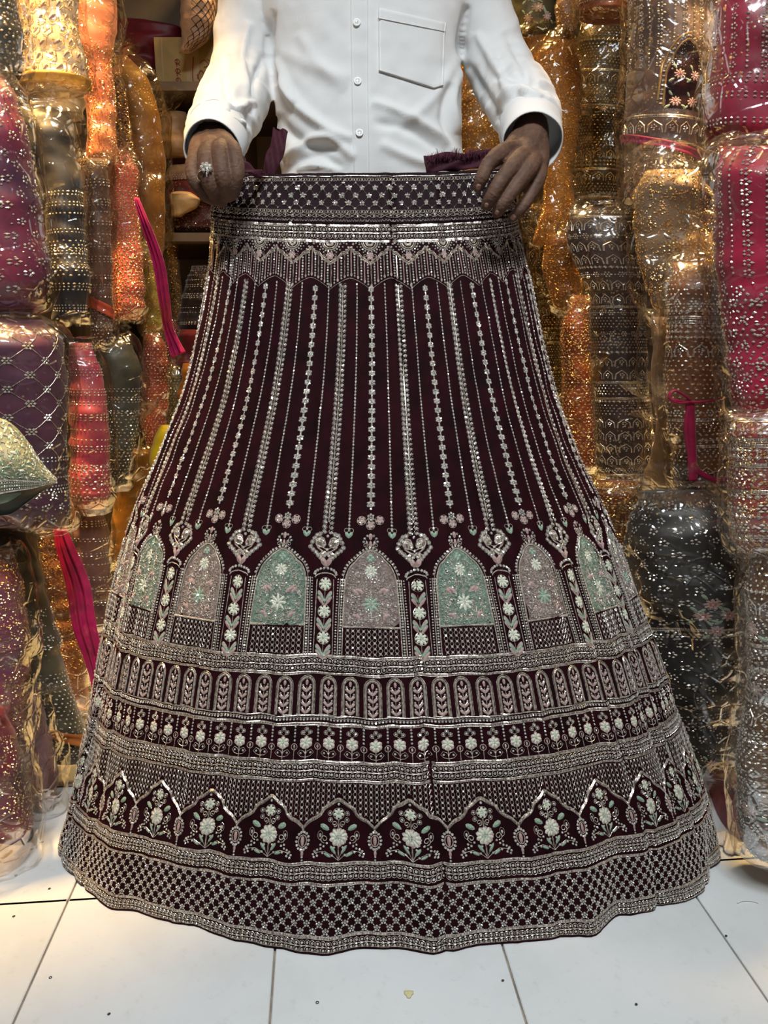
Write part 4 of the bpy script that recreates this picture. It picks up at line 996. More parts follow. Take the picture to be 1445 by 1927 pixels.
def pack_film(p, parent, mat, top=.05, bot=.01, crink=.006, seed=1, grow=.007, name='plastic_sleeve'):
    ph = np.linspace(-1.75, 1.75, 44); m = 70; v = np.linspace(-top, 1 + bot, m); Vv, Ph = np.meshgrid(v, ph, indexing='ij')
    P = p.ring(Ph, Vv, grow, 1.03); seg = p.C[-1] - p.C[0]
    over = np.where(Vv < 0, Vv, np.where(Vv > 1, Vv - 1, 0)); cen = P.mean(1, keepdims=True)
    e = np.abs(over) / max(top, bot, 1e-3); pinch = 1 - .55 * np.sin(np.clip(e, 0, 1) * np.pi * .8)
    P = cen + (P - cen) * pinch[..., None] + over[..., None] * seg
    q = P + seed * 5.1
    d = ridged(q * np.array([14, 14, 9]), 2) * .9 + np.maximum(ridged(q * np.array([26, 26, 15]) + 9, 1), .35) * .6 + ridged(q * 48 + 3, 1) * .10
    nrm = np.cross(np.gradient(P, axis=0), np.gradient(P, axis=1)); nrm /= np.linalg.norm(nrm, axis=-1)[..., None] + 1e-9
    if (nrm[m // 2, 22] * p.Nv[32]).sum() < 0: nrm = -nrm
    P = P + nrm * (crink * (d + .3) * (1 + 1.2 * np.clip(e, 0, 1)))[..., None]
    me = mesh_np(name, P.reshape(-1, 3), [(grid_faces(m, 44), 0)], [mat]); return link(name, me, parent)
def pack_flaps(p, parent, mat, seed, n=3):
    """loose crumpled ends of the plastic standing off a bundle"""
    rs = np.random.RandomState(seed * 13 + 5)
    for k in range(n):
        v = [.02, rs.uniform(.15, .85), .95, rs.uniform(.1, .9)][k % 4]; ph = rs.uniform(-.8, .8) if k in (0, 2) else rs.choice([-1, 1]) * rs.uniform(.9, 1.3)
        o = p.ring(np.array([ph]), np.array([v]), .010, 1.03)[0]; i = int(v * 63); un = p.Uv[i] / (np.linalg.norm(p.Uv[i]) + 1e-9); out = p.Nv[i] * math.cos(ph) + un * math.sin(ph)
        up = np.array([0, 0, 1.0 if k != 2 else -1.0]); d1 = up * rs.uniform(.5, 1) + un * rs.uniform(-.5, .5) + out * .35; d1 /= np.linalg.norm(d1); d2 = np.cross(d1, out); d2 /= np.linalg.norm(d2)
        sz = min(.085, .35 * p.L + .02, p.W * 1.1); A, Bq = np.meshgrid(np.linspace(-.25, 1, 22), np.linspace(-1, 1, 24), indexing='ij')
        wv = sz * (.45 + .55 * np.clip(A, 0, 1) + .18 * np.sin(A * 7 + seed)); G = o + d1 * (A * sz)[..., None] + d2 * (Bq * wv)[..., None] + out * (.02 * np.clip(A, 0, 1) ** 2 - .028 * Bq ** 2)[..., None]
        rd = ridged(np.dstack([A * 3 + seed, Bq * (3.2 - A), A * 0 + k]) , 3); G = G + out * (.014 * rd)[..., None] + d1 * (.010 * vnoise(np.dstack([Bq * 3 + seed, Bq * 0, Bq * 0 + k])))[..., None]
        link('plastic_flap', mesh_np('plastic_flap', G.reshape(-1, 3), [(grid_faces(22, 24), 0)], [mat]), parent)
PM = None
def stones(p, kind, parent, seed=0, dens=1.0, r=.0019, mats=None, v0=0.0, v1=1.0):
    """stone work over a bundle (metres across u, down v)"""
    E = Emb(p, 0, 0, lift0=.0008, cheap=True); W = p.W * .97; a, L = p.L * v0, p.L * v1; rs = np.random.RandomState(seed + 11)
    ms = mats or [M['stone'], M['zari'], M['thread_white'], M['thread_green'], M['thread_pink'], M['gold_bead'], M['zari_bright']]
    def fl(X, Y, rr, rb, n=5, mi=0):
        for k in range(n): an = k * 2 * math.pi / n; E.beads(X + math.cos(an) * rr, Y + math.sin(an) * rr, rb, mi)
    def hexg(px, py, j=0.0):
        ys = np.arange(a + py, L - py * .5, py); X, Y = [], []
        for i, y in enumerate(ys):
            xs = np.arange(-W + (px / 2 if i % 2 else 0), W, px); X.append(xs); Y.append(np.full(len(xs), y))
        if not X: return np.zeros(0), np.zeros(0)
        X, Y = np.concatenate(X), np.concatenate(Y); return X + rs.uniform(-j, j, len(X)), Y + rs.uniform(-j, j, len(X))
    if kind == 'dots': X, Y = hexg(.0085 / dens, .0075 / dens, .0012); E.beads(X, Y, r)
    elif kind == 'flowers':
        X, Y = hexg(.026 / dens, .019 / dens, .003); fl(X, Y, .0040, r); k = len(X); X2, Y2 = hexg(.013 / dens, .0125 / dens, .004); E.beads(X2, Y2, r * .7)
    elif kind == 'lattice':
        X, Y = hexg(.040, .021, 0.0); fl(X, Y, .0042, r * 1.05, 6); E.beads(X, Y, r * .8)
        for sg in (-1, 1): E.threads(X, Y, [(0, 0), (sg * .010, .0108), (sg * .020, .021)], .0009, 1)
    elif kind == 'rows':
        y = a + .006
        while y < L - .004:
            g = rs.choice([1, 2, 3])
            for q in range(g): xs = np.arange(-W, W, .0062); E.beads(xs + rs.uniform(0, .003), y + q * .0052, r * .9)
            y += g * .0052 + rs.choice([.008, .014, .022])
    elif kind == 'vert':
        for i, x in enumerate(np.arange(-W, W, .015)):
            ys = np.arange(a + .004, L, .0065 if i % 2 else .012)
            if i % 2: E.beads(ys * 0 + x, ys, r * .9)
            else: fl(ys * 0 + x, ys, .0032, r * .85, 5)
    elif kind == 'bands':
        y = a + .004; c = 0
        while y < L - .006:
            c += 1; k = rs.choice(['tape', 'swirl', 'flow', 'grid', 'arch'])
            if k == 'tape': E.strip(-W, W, y, .0035, 1, step=.006, wob=0); E.strip(-W, W, y + .003, .0010, 6, step=.006, wob=0); y += .007
            elif k == 'swirl':
                xs = np.arange(-W, W, .0075); E.beads(xs, y, r); E.threads(xs, y, [(-.003, .001), (0, -.0032), (.003, 0), (0, .003)], .0010, 6); y += .009
            elif k == 'flow':
                xs = np.arange(-W, W, .019); y += .006; fl(xs, y, .0046, r, 6, 2 if c % 2 else 0); E.beads(xs, y, r, 0); E.beads(xs + .0095, y, r * .9, 4); y += .011
            elif k == 'grid':
                for q in range(4): xs = np.arange(-W, W, .0072); E.beads(xs + (.0036 if q % 2 else 0), y + q * .0062, r * .85)
                y += .028
            else:
                xs = np.arange(-W, W, .022); y += .012
                E.threads(xs, y, [(-.009, .010), (-.008, -.002), (0, -.010), (.008, -.002), (.009, .010)], .0022, 6); fl(xs, y, .003, r * .8, 5); E.beads(xs, y + .006, r); y += .016
    elif kind == 'paisley':
        X, Y = hexg(.019, .020, 0.001)
        for x, y in zip(X, Y): E.petal(x - .004, y + .004, -.9, .013, .006, 4, .3); E.beads([x + .004, x + .007, x - .004], [y - .002, y + .003, y - .004], r * .8, 5)
        E.threads(X, Y, [(-.006, .008), (.0, .010), (.007, .004), (.008, -.005)], .0012, 5)
    elif kind == 'glitter':
        n = int(1600 * dens * W * 2 * (L - a) / .03); E.beads(rs.uniform(-W, W, n), rs.uniform(a, L, n), rs.uniform(.0008, .0017, n), 5 if mats is None else 0)
    if E.n: tag(E.build('stone_work', ms, parent), kind='stuff')
CNT = [0]
def bundle(label, rows, c1, c2=None, pat=None, film='film', speck=.25, t=.055, lump=.006, D=None, off=0, tilt=.5, gold=(.62, .44, .22), dens=1.0, cat='garment', name='wrapped_garment', extra=None, top=.05, bot=.01, crink=.006, group=None, r=.0019, lean=0, flaps=2, skew=0.0):
    CNT[0] += 1; sd = CNT[0]
    p = Pack(rows, D, off, tilt, t * .82, lump * 1.15, sd, lean, skew); base = p.C[-1]
    root = empty(name, (float(base[0]), float(base[1]), float(base[2]))); tag(root, label, cat, group)
    pack_cloth(p, 'cloth', cloth_mat(c1, c2, speck, gold), root)
    if pat:
        for i, q in enumerate(pat if isinstance(pat, list) else [pat]):
            if isinstance(q, tuple): stones(p, q[0], root, sd + i, dens, r, None, q[1], q[2])
            else: stones(p, q, root, sd + i, dens, r)
    if extra: extra(p, root)
    if film: pack_film(p, root, M[film], top, bot, crink, sd); pack_flaps(p, root, M[film], sd, flaps)
    return p, root
def band_extra(v, wid, col, name='sash'):
    """a strip of cloth wound round a bundle"""
    def f(p, root):
        ph = np.linspace(-1.7, 1.7, 30); vv = np.linspace(v - wid / 2, v + wid / 2, 7); Vv, Ph = np.meshgrid(vv, ph, indexing='ij'); Vv = Vv + .02 * np.sin(Ph * 1.5) + .012 * Ph
        P = p.ring(Ph, Vv, .004 + .0, 1.02) ; P = P + p.Nv[30] * (.002 * np.sin(np.linspace(0, 9, 7)))[:, None, None]
        link(name, mesh_np(name, P.reshape(-1, 3), [(grid_faces(7, 30), 0)], [simple('sash_cloth', srgb(*col), .6, 0, .2, None, 120, .5, .2)]), root)
    return f
def posy_extra(spots, r=.011, mats=('thread_pink', 'thread_white'), leaves=True):
    """thread flowers at (u, v) fractions"""
    def f(p, root):
        for (u, v) in spots:
            E = Emb(p, u * p.W, v * p.L, lift0=.0014); E.flower(0, 0, r, 9, 2, 0, .25, w=.9); E.flower(0, 0, r * .5, 6, 3, 0, .4)
            if leaves:
                for a in (.6, 2.4, 4.2): E.petal(math.cos(a) * r, math.sin(a) * r, a, r * 1.1, r * .5, 4)
            E.build('thread_flower', [M['stone'], M['zari'], M[mats[0]], M[mats[1]], M['thread_green']], root)
    return f
def arch_extra(u, v, w_, h_, fill='velvet'):
    """a dark pointed arch with an edging of stones"""
    def f(p, root):
        E = Emb(p, u * p.W, v * p.L, lift0=.0012); ys = np.linspace(0, h_, 16); hw = w_ * np.interp(ys / h_, [0, .08, .25, .5, 1], [.05, .4, .72, .95, 1])
        E.fill_rows(ys, -hw, hw, 0, 9, .0004)
        for g, wd in ((1.04, .0022), (1.22, .0022)):
            o = np.stack([np.concatenate([-hw[::-1], hw]) * g, np.concatenate([ys[::-1], ys]) - .006 * (g - 1) * 10], -1); E.thread(o, wd, 1)
        o = np.stack([np.concatenate([-hw[::-1], hw]) * 1.13, np.concatenate([ys[::-1], ys]) - .008], -1); E.beads(o[:, 0], o[:, 1], .0016, 2)
        E.build('arch_motif', [M[fill], M['gold_bead'], M['stone']], root)
    return f
def strip_thing(label, pts, wid, col, D, rough=.6, name='fabric_strip', cat='fabric', alpha=None, pleats=3):
    P = catmull(np.array([np.append(PD(x, y, d), 0)[:3] for (x, y), d in zip(pts, D)]), 40); T = np.gradient(P, axis=0)
    side = np.cross(T, np.array([0, -1.0, 0])); side /= np.linalg.norm(side, axis=1)[:, None]; t = np.linspace(-1, 1, 13); wv = np.interp(np.linspace(0, 1, 40), np.linspace(0, 1, len(wid)), wid)
    G = P[:, None] + side[:, None] * (t[None] * wv[:, None])[..., None]; G = G + np.array([0, -1.0, 0]) * ((.006 * np.sin(t * pleats * 3 + .3))[None] + .004 * np.sin(np.arange(40) * .35)[:, None])[..., None]
    m = simple('strip_cloth', srgb(*col), rough, 0, .2, None, 150, .4, .25)
    if alpha: m.node_tree.nodes['Principled BSDF'].inputs['Alpha'].default_value = alpha
    o = link(name, mesh_np(name, G.reshape(-1, 3), [(grid_faces(40, 13), 0)], [m])); md = o.modifiers.new('thick', 'SOLIDIFY'); md.thickness = .0012
    return tag(o, label, cat)
# ---------------- left side of the aisle
GP = 'plastic-wrapped outfits stacked along the left side'
GR = 'plastic-wrapped outfits stacked along the right side'
B = bundle
M['crimson_thread'] = simple('crimson_thread', srgb(190, 30, 70), .6)
B('dark grey beaded outfit in plastic at the top left corner', [(-40, -70, 30), (60, -70, 36), (140, -70, 38), (172, -70, 22)], (92, 86, 70), (50, 46, 38), 'dots', speck=.5, off=-.06, flaps=0, group=GP)
B('cream tunic with coral paisley embroidery and gold hem in plastic', [(-50, 15, 140), (60, 34, 150), (110, 40, 158), (160, 45, 166), (176, 48, 166)], (228, 205, 168), (205, 175, 130), ['paisley', ('rows', .86, .97)], gold=(.75, .5, .18), speck=.35, off=-.02, extra=band_extra(.93, .10, (196, 150, 60), 'gold_hem'), group=GP, top=.02)
B('folded plain cream cloth under the gold-hemmed tunic', [(172, 55, 150), (195, 60, 166), (225, 72, 160)], (226, 205, 172), (200, 175, 140), None, film=None, speck=0, off=0, name='folded_cloth', cat='cloth', lump=.009)
B('peach outfit in shiny plastic beside the cream tunic', [(-50, 128, 222), (60, 134, 221), (130, 152, 211), (210, 164, 216), (305, 164, 214)], (236, 150, 112), (205, 110, 80), ('glitter', .4, 1), speck=.25, group=GP, crink=.008)
B('red to purple outfit with silver bead flowers at the left edge', [(140, -80, 8), (200, -80, 36), (300, -80, 62), (420, -80, 80), (500, -80, 90), (556, -70, 92), (580, -50, 66)], (140, 38, 66), (74, 30, 62), 'flowers', speck=.3, gold=(.6, .3, .3), off=-.05, t=.07, flaps=0, group=GP)
B('black foil-dark outfit with rows of silver beads in crumpled plastic', [(205, 32, 110), (225, 36, 140), (290, 50, 142), (350, 80, 155), (450, 88, 160), (560, 95, 165), (606, 100, 166)], (46, 46, 52), (20, 20, 26), [('rows', .38, 1.0), ('dots', .6, .8)], speck=.1, t=.06, group=GP, crink=.011, top=.14)
B('brown mauve beaded outfit with a coral fold in plastic', [(300, 146, 200), (360, 158, 203), (430, 162, 206), (560, 165, 212), (640, 168, 214), (656, 172, 212)], (132, 92, 76), (82, 54, 46), ['rows', ('dots', .8, 1)], speck=.3, extra=band_extra(.78, .06, (222, 92, 58), 'coral_fold'), group=GP)
B('coral pink sparkling outfit in plastic near the back shelf', [(285, 206, 240), (320, 203, 258), (400, 203, 263), (500, 205, 267), (590, 212, 268), (602, 216, 262)], (232, 108, 88), (186, 74, 62), ['glitter', 'dots'], speck=.5, gold=(.8, .45, .2), group=GP)
B('narrow dark maroon sequinned outfit behind the peach one', [(100, 203, 216), (180, 205, 233), (240, 212, 244), (305, 214, 252)], (84, 26, 30), (50, 16, 20), 'glitter', film=None, speck=.5, off=.02, t=.03, dens=2.2, name='sequinned_garment', cat='garment')
B('olive outfit in loose plastic tinted with warm light beside the back shelf', [(105, 212, 236), (150, 216, 278), (220, 232, 298), (300, 244, 312), (360, 250, 308), (430, 254, 310), (520, 268, 302)], (150, 112, 52), (110, 60, 34), None, film='film_amber', speck=.3, off=.06, t=.05, group=GP, crink=.012)
B('lime olive ribbed outfit with diagonal gold beading', [(455, 258, 285), (520, 266, 298), (580, 267, 307), (624, 270, 309)], (176, 170, 86), (120, 116, 50), 'glitter', film='film_amber', speck=.4, gold=(.8, .7, .3), t=.035, off=-.03, group=GP)
B('slim dark gold outfit standing at the end of the left row', [(395, 306, 318), (450, 311, 328), (550, 320, 343), (640, 328, 351), (730, 333, 357)], (128, 84, 26), (70, 44, 16), 'glitter', film=None, speck=.6, gold=(.85, .55, .15), off=0, t=.03, name='gold_garment', dens=1.5)
B('small pink outfit in plastic below the magenta strip', [(600, 303, 330), (640, 305, 346), (700, 312, 350), (720, 316, 348)], (206, 92, 100), (150, 54, 66), 'glitter', speck=.3, t=.03, off=.02, group=GP)
B('rust orange beaded roll in tight plastic', [(628, 276, 300), (650, 268, 314), (720, 267, 315), (800, 270, 313), (842, 275, 310)], (182, 82, 50), (132, 52, 34), ['dots'], speck=.4, gold=(.8, .45, .2), t=.04, off=-.06, group=GP, r=.0016)
B('olive grey beaded outfit behind the skirt hip', [(690, 310, 342), (740, 312, 352), (800, 312, 342), (835, 300, 330)], (120, 112, 72), (80, 74, 50), 'dots', speck=.3, t=.035, off=0, group=GP)
B('purple outfit with a silver flower lattice at the left edge', [(602, -80, 70), (630, -80, 114), (680, -80, 122), (800, -80, 126), (900, -80, 128), (990, -60, 126)], (96, 46, 70), (58, 28, 54), [('lattice', 0, .62), ('rows', .62, .8), ('flowers', .76, 1)], speck=.05, t=.075, off=-.03, flaps=0, group=GP, lump=.005)
B('pink and magenta beaded roll in plastic', [(645, 131, 176), (690, 128, 187), (740, 128, 198), (830, 130, 206), (920, 130, 205), (957, 138, 198)], (200, 92, 96), (172, 42, 82), ['rows', ('dots', .7, 1)], speck=.25, gold=(.8, .5, .4), t=.05, flaps=0, group=GP, off=-.02)
B('charcoal roll with dense silver dots next to the pink roll', [(640, 182, 240), (680, 186, 262), (720, 190, 263), (780, 195, 256), (850, 200, 249), (917, 206, 241)], (84, 80, 62), (44, 42, 36), [('dots', .45, 1), ('rows', .3, .5)], speck=.15, t=.045, group=GP, off=-.02, crink=.009)
B('crumpled plastic bundle tinted with warm light on the left floor side', [(845, 236, 296), (880, 226, 296), (940, 214, 272), (1010, 208, 262), (1060, 205, 240)], (158, 116, 54), (110, 78, 40), None, film='film_amber', speck=.2, t=.045, off=.08, crink=.014, flaps=1, group=GP)
B('bright yellow cloth tucked behind the skirt', [(800, 305, 340), (830, 288, 335), (858, 283, 330), (884, 288, 315)], (240, 205, 20), (214, 170, 10), None, film=None, speck=0, t=.03, name='folded_cloth', cat='cloth', D=1.74)
class Sheet:
    """a cloth face spanned between an upper and a lower edge"""
    du = dv = 4e-3; sign = 1
    def __init__(s, up, lo, D, bulge, skewD=0.0): s.u = catmull(np.array(up, float), 60); s.l = catmull(np.array(lo, float), 60); s.D = D; s.b = bulge; s.sk = skewD; s.Lu, s.Lv = .15, .085
    def ev(s, u, v):
        u, v = np.clip(u, 0, 1), np.clip(v, 0, 1); t = np.linspace(0, 1, 60); g = lambda C, k: np.interp(u, t, C[:, k])
        x = g(s.u, 0) * (1 - v) + g(s.l, 0) * v; y = g(s.u, 1) * (1 - v) + g(s.l, 1) * v
        P = PD(x, y, s.D - s.b * np.sin(v * 1.9) * (1 - .7 * u) + s.sk * u); n = .004 * vnoise(P * 24) + .0015 * vnoise(P * 70); P[..., 1] -= n; return P
    def anchor(s, u0, v0): return lambda x, y: (u0 + x / s.Lu, v0 + y / s.Lv)
    def unit(s, v0): return 1.0
def sage():
    root = empty('folded_garment', tuple(PD(20, 965, 1.10))); tag(root, 'sage green embroidered garment folded open at the left edge', 'garment')
    top = [(-110, 730), (-30, 775), (18, 797), (52, 832), (80, 872), (106, 904)]; low = [(-110, 938), (-30, 932), (18, 925), (55, 919), (82, 912), (106, 906)]; und = [(-110, 985), (-30, 972), (18, 968), (48, 948), (78, 926), (106, 908)]
    A, Bv = np.meshgrid(np.linspace(0, 1, 40), np.linspace(0, 1, 30), indexing='ij')
    def face(sh, nm, mat, th=.003):
        o = link(nm, mesh_np(nm, sh.ev(A, Bv).reshape(-1, 3), [(grid_faces(40, 30), 0)], [mat]), root); md = o.modifiers.new('t', 'SOLIDIFY'); md.thickness = th; md.offset = 0; return o
    f = Sheet(top, low, 1.035, .05, .03); face(f, 'embroidered_cloth', cloth_mat((150, 152, 112), (100, 112, 86), .5, (.66, .62, .42)))
    face(Sheet(low, und, 1.015, -.02, .05), 'dark_lining', cloth_mat((40, 48, 38), (22, 28, 22), 0))
    face(Sheet([(-110, 940), (-30, 934), (10, 929), (26, 927), (40, 926)], [(-110, 956), (-30, 951), (4, 947), (20, 941), (40, 929)], 1.005, .0, .02), 'pale_lining', cloth_mat((150, 164, 136), (110, 124, 100), 0))
    ms = [M['stone'], M['zari_bright'], M['gold_bead'], M['thread_green'], M['thread_white']]
    E = Emb(f, 0, 0, lift0=.0022); rs = np.random.RandomState(4)
    for yy in np.arange(.006, .068, .0095):
        for xx in np.arange(.004, .146, .0115):
            x, y = xx + rs.uniform(-.002, .002), yy + rs.uniform(-.0015, .0015)
            E.petal(x, y, rs.uniform(0, 6.3), .0085, .004, 3 if rs.rand() < .5 else 4, .3); a = np.linspace(0, 4.2, 8) + rs.uniform(0, 6); E.thread(np.stack([x + np.cos(a) * .004, y + np.sin(a) * .0035], -1), .0011, 1); E.beads([x + .004], [y + .003], .0012, 0)
    tag(E.build('leaf_embroidery', ms, root), kind='stuff')
    E = Emb(f, 0, 0, lift0=.0026); xs = np.arange(.002, .149, .0034)
    for yy, r in ((.0735, .0012), (.0775, .0014), (.0815, .0012)): E.beads(xs, yy, r, 0)
    for yy in (.0705, .0840): E.strip(.001, .149, yy, .0022, 1, step=.004, wob=0)
    tag(E.build('beaded_border', ms, root), kind='stuff')
sage()
B('charcoal olive outfit with bead clusters and an orange band standing on the floor', [(990, -60, 48), (1040, -60, 70), (1150, -30, 98), (1250, 22, 126), (1330, 54, 146), (1400, 74, 160), (1430, 90, 150)], (92, 84, 62), (54, 50, 40), [('dots', .56, .98), ('flowers', .28, .5)], speck=.1, t=.07, off=.0, extra=band_extra(.84, .05, (188, 110, 50), 'orange_band'), lump=.009, film=None, name='beaded_garment')
B('peach brown outfit in plastic left of the magenta net', [(900, 60, 104), (950, 62, 114), (1050, 72, 130), (1150, 95, 144), (1250, 110, 162), (1335, 128, 166)], (192, 136, 102), (142, 92, 72), ['glitter'], speck=.25, t=.05, off=.10, flaps=0, group=GP, crink=.004)
B('mauve beaded outfit in plastic right of the magenta net', [(925, 120, 182), (1000, 125, 204), (1080, 135, 214), (1150, 150, 212), (1250, 158, 205), (1322, 142, 178)], (140, 104, 98), (92, 64, 62), ['rows', ('dots', .6, .9)], speck=.2, t=.05, off=.10, flaps=0, group=GP, crink=.004)
B('purple mauve outfit in dull plastic at the left edge of the floor', [(1035, -80, 24), (1100, -80, 44), (1170, -80, 54), (1250, -75, 54), (1350, -70, 52), (1425, -60, 46)], (146, 70, 96), (96, 40, 66), 'glitter', speck=.15, t=.07, off=.02, flaps=0, group=GP, crink=.009)
B('taupe mauve outfit base in creased plastic', [(1290, 20, 72), (1380, 42, 92), (1450, 48, 108), (1500, 52, 105), (1524, 60, 92)], (140, 104, 104), (94, 66, 74), None, speck=.1, t=.055, off=-.03, flaps=1, group=GP, crink=.012)
B('crimson and purple outfit with peach net at the bottom left corner', [(1330, -80, 8), (1400, -80, 38), (1480, -80, 52), (1540, -80, 62), (1600, -80, 46), (1668, -80, 12)], (156, 40, 56), (72, 38, 56), [('glitter', .1, .6)], speck=.1, t=.08, off=-.02, extra=band_extra(.72, .2, (226, 178, 122), 'peach_net'), flaps=1, group=GP, crink=.012)
strip_thing('bright magenta fabric strip hanging among the left outfits', [(256, 372), (276, 430), (298, 500), (310, 570), (316, 620), (336, 668)], [.004, .009, .012, .012, .010, .018], (178, 20, 88), [1.62, 1.63, 1.66, 1.70, 1.74, 1.76])
strip_thing('sheer magenta net hanging down to the floor on the left', [(106, 962), (122, 1030), (146, 1110), (160, 1180), (176, 1250), (184, 1302)], [.004, .016, .022, .021, .016, .005], (214, 18, 96), [1.34, 1.32, 1.30, 1.29, 1.28, 1.27], alpha=.82, name='net_strip')
# ---------------- right side of the aisle
B('gold sequinned outfit behind the man\'s elbow', [(110, 850, 905), (180, 852, 930), (260, 858, 950), (330, 866, 960)], (164, 112, 40), (90, 58, 22), 'glitter', film='film_amber', speck=.7, gold=(.95, .62, .2), D=2.05, tilt=0, t=.06, group=GR, dens=.6)
B('dark green outfit with a pink flower spray beside the man\'s shoulder', [(-50, 950, 1056), (20, 956, 1053), (60, 965, 1046), (82, 985, 1022)], (84, 76, 42), (56, 52, 30), None, film=None, speck=.1, D=1.95, tilt=.1, extra=posy_extra([(-.1, .45), (.25, .38), (.3, .72), (-.2, .75), (.05, .6)], .010), name='folded_garment', group=GR)
B('narrow amber outfit at the top beside the man\'s shoulder', [(-50, 925, 962), (40, 938, 966), (90, 950, 975)], (196, 140, 50), (140, 92, 30), 'glitter', film='film_amber', speck=.5, D=2.0, tilt=0, t=.03, group=GR)
B('gold brown embroidered outfit near the top of the right stack', [(-50, 1044, 1094), (40, 1047, 1086), (74, 1050, 1080)], (150, 98, 50), (92, 58, 32), 'glitter', film=None, speck=.6, D=1.9, tilt=.2, t=.04, name='folded_garment', group=GR)
B('red brown folded outfit at the top of the right stack', [(-50, 1082, 1198), (10, 1086, 1192), (38, 1092, 1186)], (130, 62, 48), (84, 38, 32), 'rows', film='film_amber', speck=.3, D=1.70, tilt=.3, group=GR)
B('large crumpled amber plastic bag beside the man\'s sleeve', [(70, 985, 1085), (150, 1000, 1095), (230, 1022, 1088), (320, 1024, 1080), (390, 1022, 1078), (460, 1000, 1060)], (190, 132, 60), (150, 92, 40), 'glitter', film='film_amber', speck=.6, gold=(.9, .6, .25), D=1.93, tilt=.2, t=.06, crink=.016, group=GR, name='plastic_bag', cat='bag')
B('black outfit with banded gold and silver embroidery in plastic tinted with warm light', [(40, 1098, 1196), (120, 1085, 1192), (200, 1078, 1184), (300, 1075, 1176), (386, 1074, 1172)], (62, 48, 38), (36, 28, 24), 'bands', film='film_amber', speck=.35, off=-.02, tilt=.35, t=.07, group=GR, crink=.011, extra=posy_extra([(.1, .50), (-.3, .52), (.5, .5)], .007), dens=1)
B('taupe outfit with silver strands, pink flowers and a magenta sash', [(-50, 1186, 1352), (60, 1185, 1348), (150, 1182, 1342), (250, 1180, 1332), (300, 1178, 1326), (392, 1176, 1305)], (104, 80, 70), (60, 44, 40), [('vert', 0, .45), ('bands', .62, .72), ('flowers', .75, 1)], speck=.25, off=-.05, t=.085, extra=lambda p, r: (band_extra(.745, .035, (150, 16, 80), 'sash')(p, r), arch_extra(.36, .32, .030, .115)(p, r), posy_extra([(.24, .46), (.50, .46), (.20, .57), (.48, .57)], .0095, ('thread_pink', 'crimson_thread'))(p, r)), group=GR, film='film')
B('crimson outfit with silver sprays at the top right corner', [(-50, 1346, 1520), (60, 1343, 1520), (150, 1338, 1520), (240, 1331, 1520), (288, 1338, 1520)], (168, 26, 66), (110, 16, 44), [('vert', .1, .6), ('rows', .6, .9)], speck=.12, gold=(.7, .5, .4), off=-.05, t=.09, group=GR)
B('large crimson outfit with silver flower strands at the right edge', [(280, 1356, 1520), (330, 1343, 1520), (450, 1346, 1520), (560, 1352, 1520), (680, 1368, 1520), (770, 1378, 1520), (794, 1392, 1500)], (178, 18, 66), (130, 14, 50), [('vert', 0, .45), ('flowers', .45, .98), ('dots', .5, .95)], speck=.06, gold=(.75, .5, .45), off=-.09, t=.09, flaps=0, group=GR, crink=.009)
B('clear crumpled plastic bag bulging in the middle of the right stack', [(322, 1218, 1318), (370, 1196, 1348), (430, 1196, 1348), (500, 1206, 1348), (560, 1222, 1335), (606, 1242, 1305)], (142, 118, 92), (96, 78, 62), 'glitter', speck=.3, off=-.07, t=.07, crink=.018, group=GR, name='plastic_bag', cat='bag', top=.2, bot=.2)
B('dark banded embroidered outfit in plastic just right of the skirt', [(392, 1078, 1212), (440, 1060, 1216), (520, 1098, 1216), (560, 1104, 1217), (650, 1108, 1220), (750, 1112, 1224), (850, 1116, 1232), (910, 1124, 1226), (928, 1136, 1206)], (66, 44, 40), (34, 22, 24), ['bands'], speck=.25, off=-.12, tilt=.35, t=.065, flaps=0, group=GR, crink=.009)
B('black and gold outfit partly behind the skirt waist', [(385, 975, 1044), (440, 985, 1050), (500, 995, 1060), (560, 1010, 1066), (640, 1025, 1066), (780, 1040, 1070)], (54, 40, 24), (28, 22, 16), ['bands'], speck=.4, D=2.06, tilt=.2, t=.05, group=GR, film='film_amber')
B('outfit wrapped in film tinted with warm light beside the skirt hip', [(440, 1030, 1080), (500, 1020, 1100), (550, 1030, 1098), (585, 1045, 1085)], (178, 130, 76), (120, 70, 44), 'glitter', speck=.4, D=1.84, tilt=.2, t=.04, group=GR, film='film_amber', crink=.014)
B('red and gold beaded outfit right beside the skirt edge', [(555, 1072, 1112), (620, 1058, 1114), (720, 1056, 1117), (800, 1060, 1120), (880, 1066, 1122)], (160, 66, 36), (108, 36, 26), ['glitter', 'dots'], speck=.5, gold=(.85, .5, .15), D=1.62, tilt=.2, t=.05, group=GR, film='film_amber')
B('orange and charcoal outfit tied with a magenta ribbon', [(495, 1266, 1340), (560, 1256, 1364), (650, 1254, 1364), (740, 1256, 1368), (830, 1264, 1372), (905, 1272, 1374), (928, 1286, 1362)], (124, 74, 34), (44, 34, 34), ['dots', ('bands', .15, .35), ('bands', .6, 1)], speck=.2, gold=(.7, .4, .15), off=-.07, t=.08, group=GR)
B('long gathered neck of clear plastic between two right bundles', [(596, 1225, 1262), (640, 1226, 1261), (720, 1231, 1260), (810, 1238, 1268), (860, 1226, 1284), (915, 1206, 1290)], (150, 120, 84), (110, 84, 58), None, speck=.2, off=-.12, t=.03, crink=.014, group=GR, name='plastic_bag', cat='bag')
B('red brown outfit low down behind the skirt edge on the right', [(905, 1100, 1205), (960, 1120, 1208), (1050, 1150, 1216), (1150, 1178, 1228), (1260, 1205, 1250)], (110, 56, 44), (70, 34, 30), ['glitter', 'rows'], speck=.45, D=1.48, tilt=.3, t=.06, group=GR, film='film_amber')
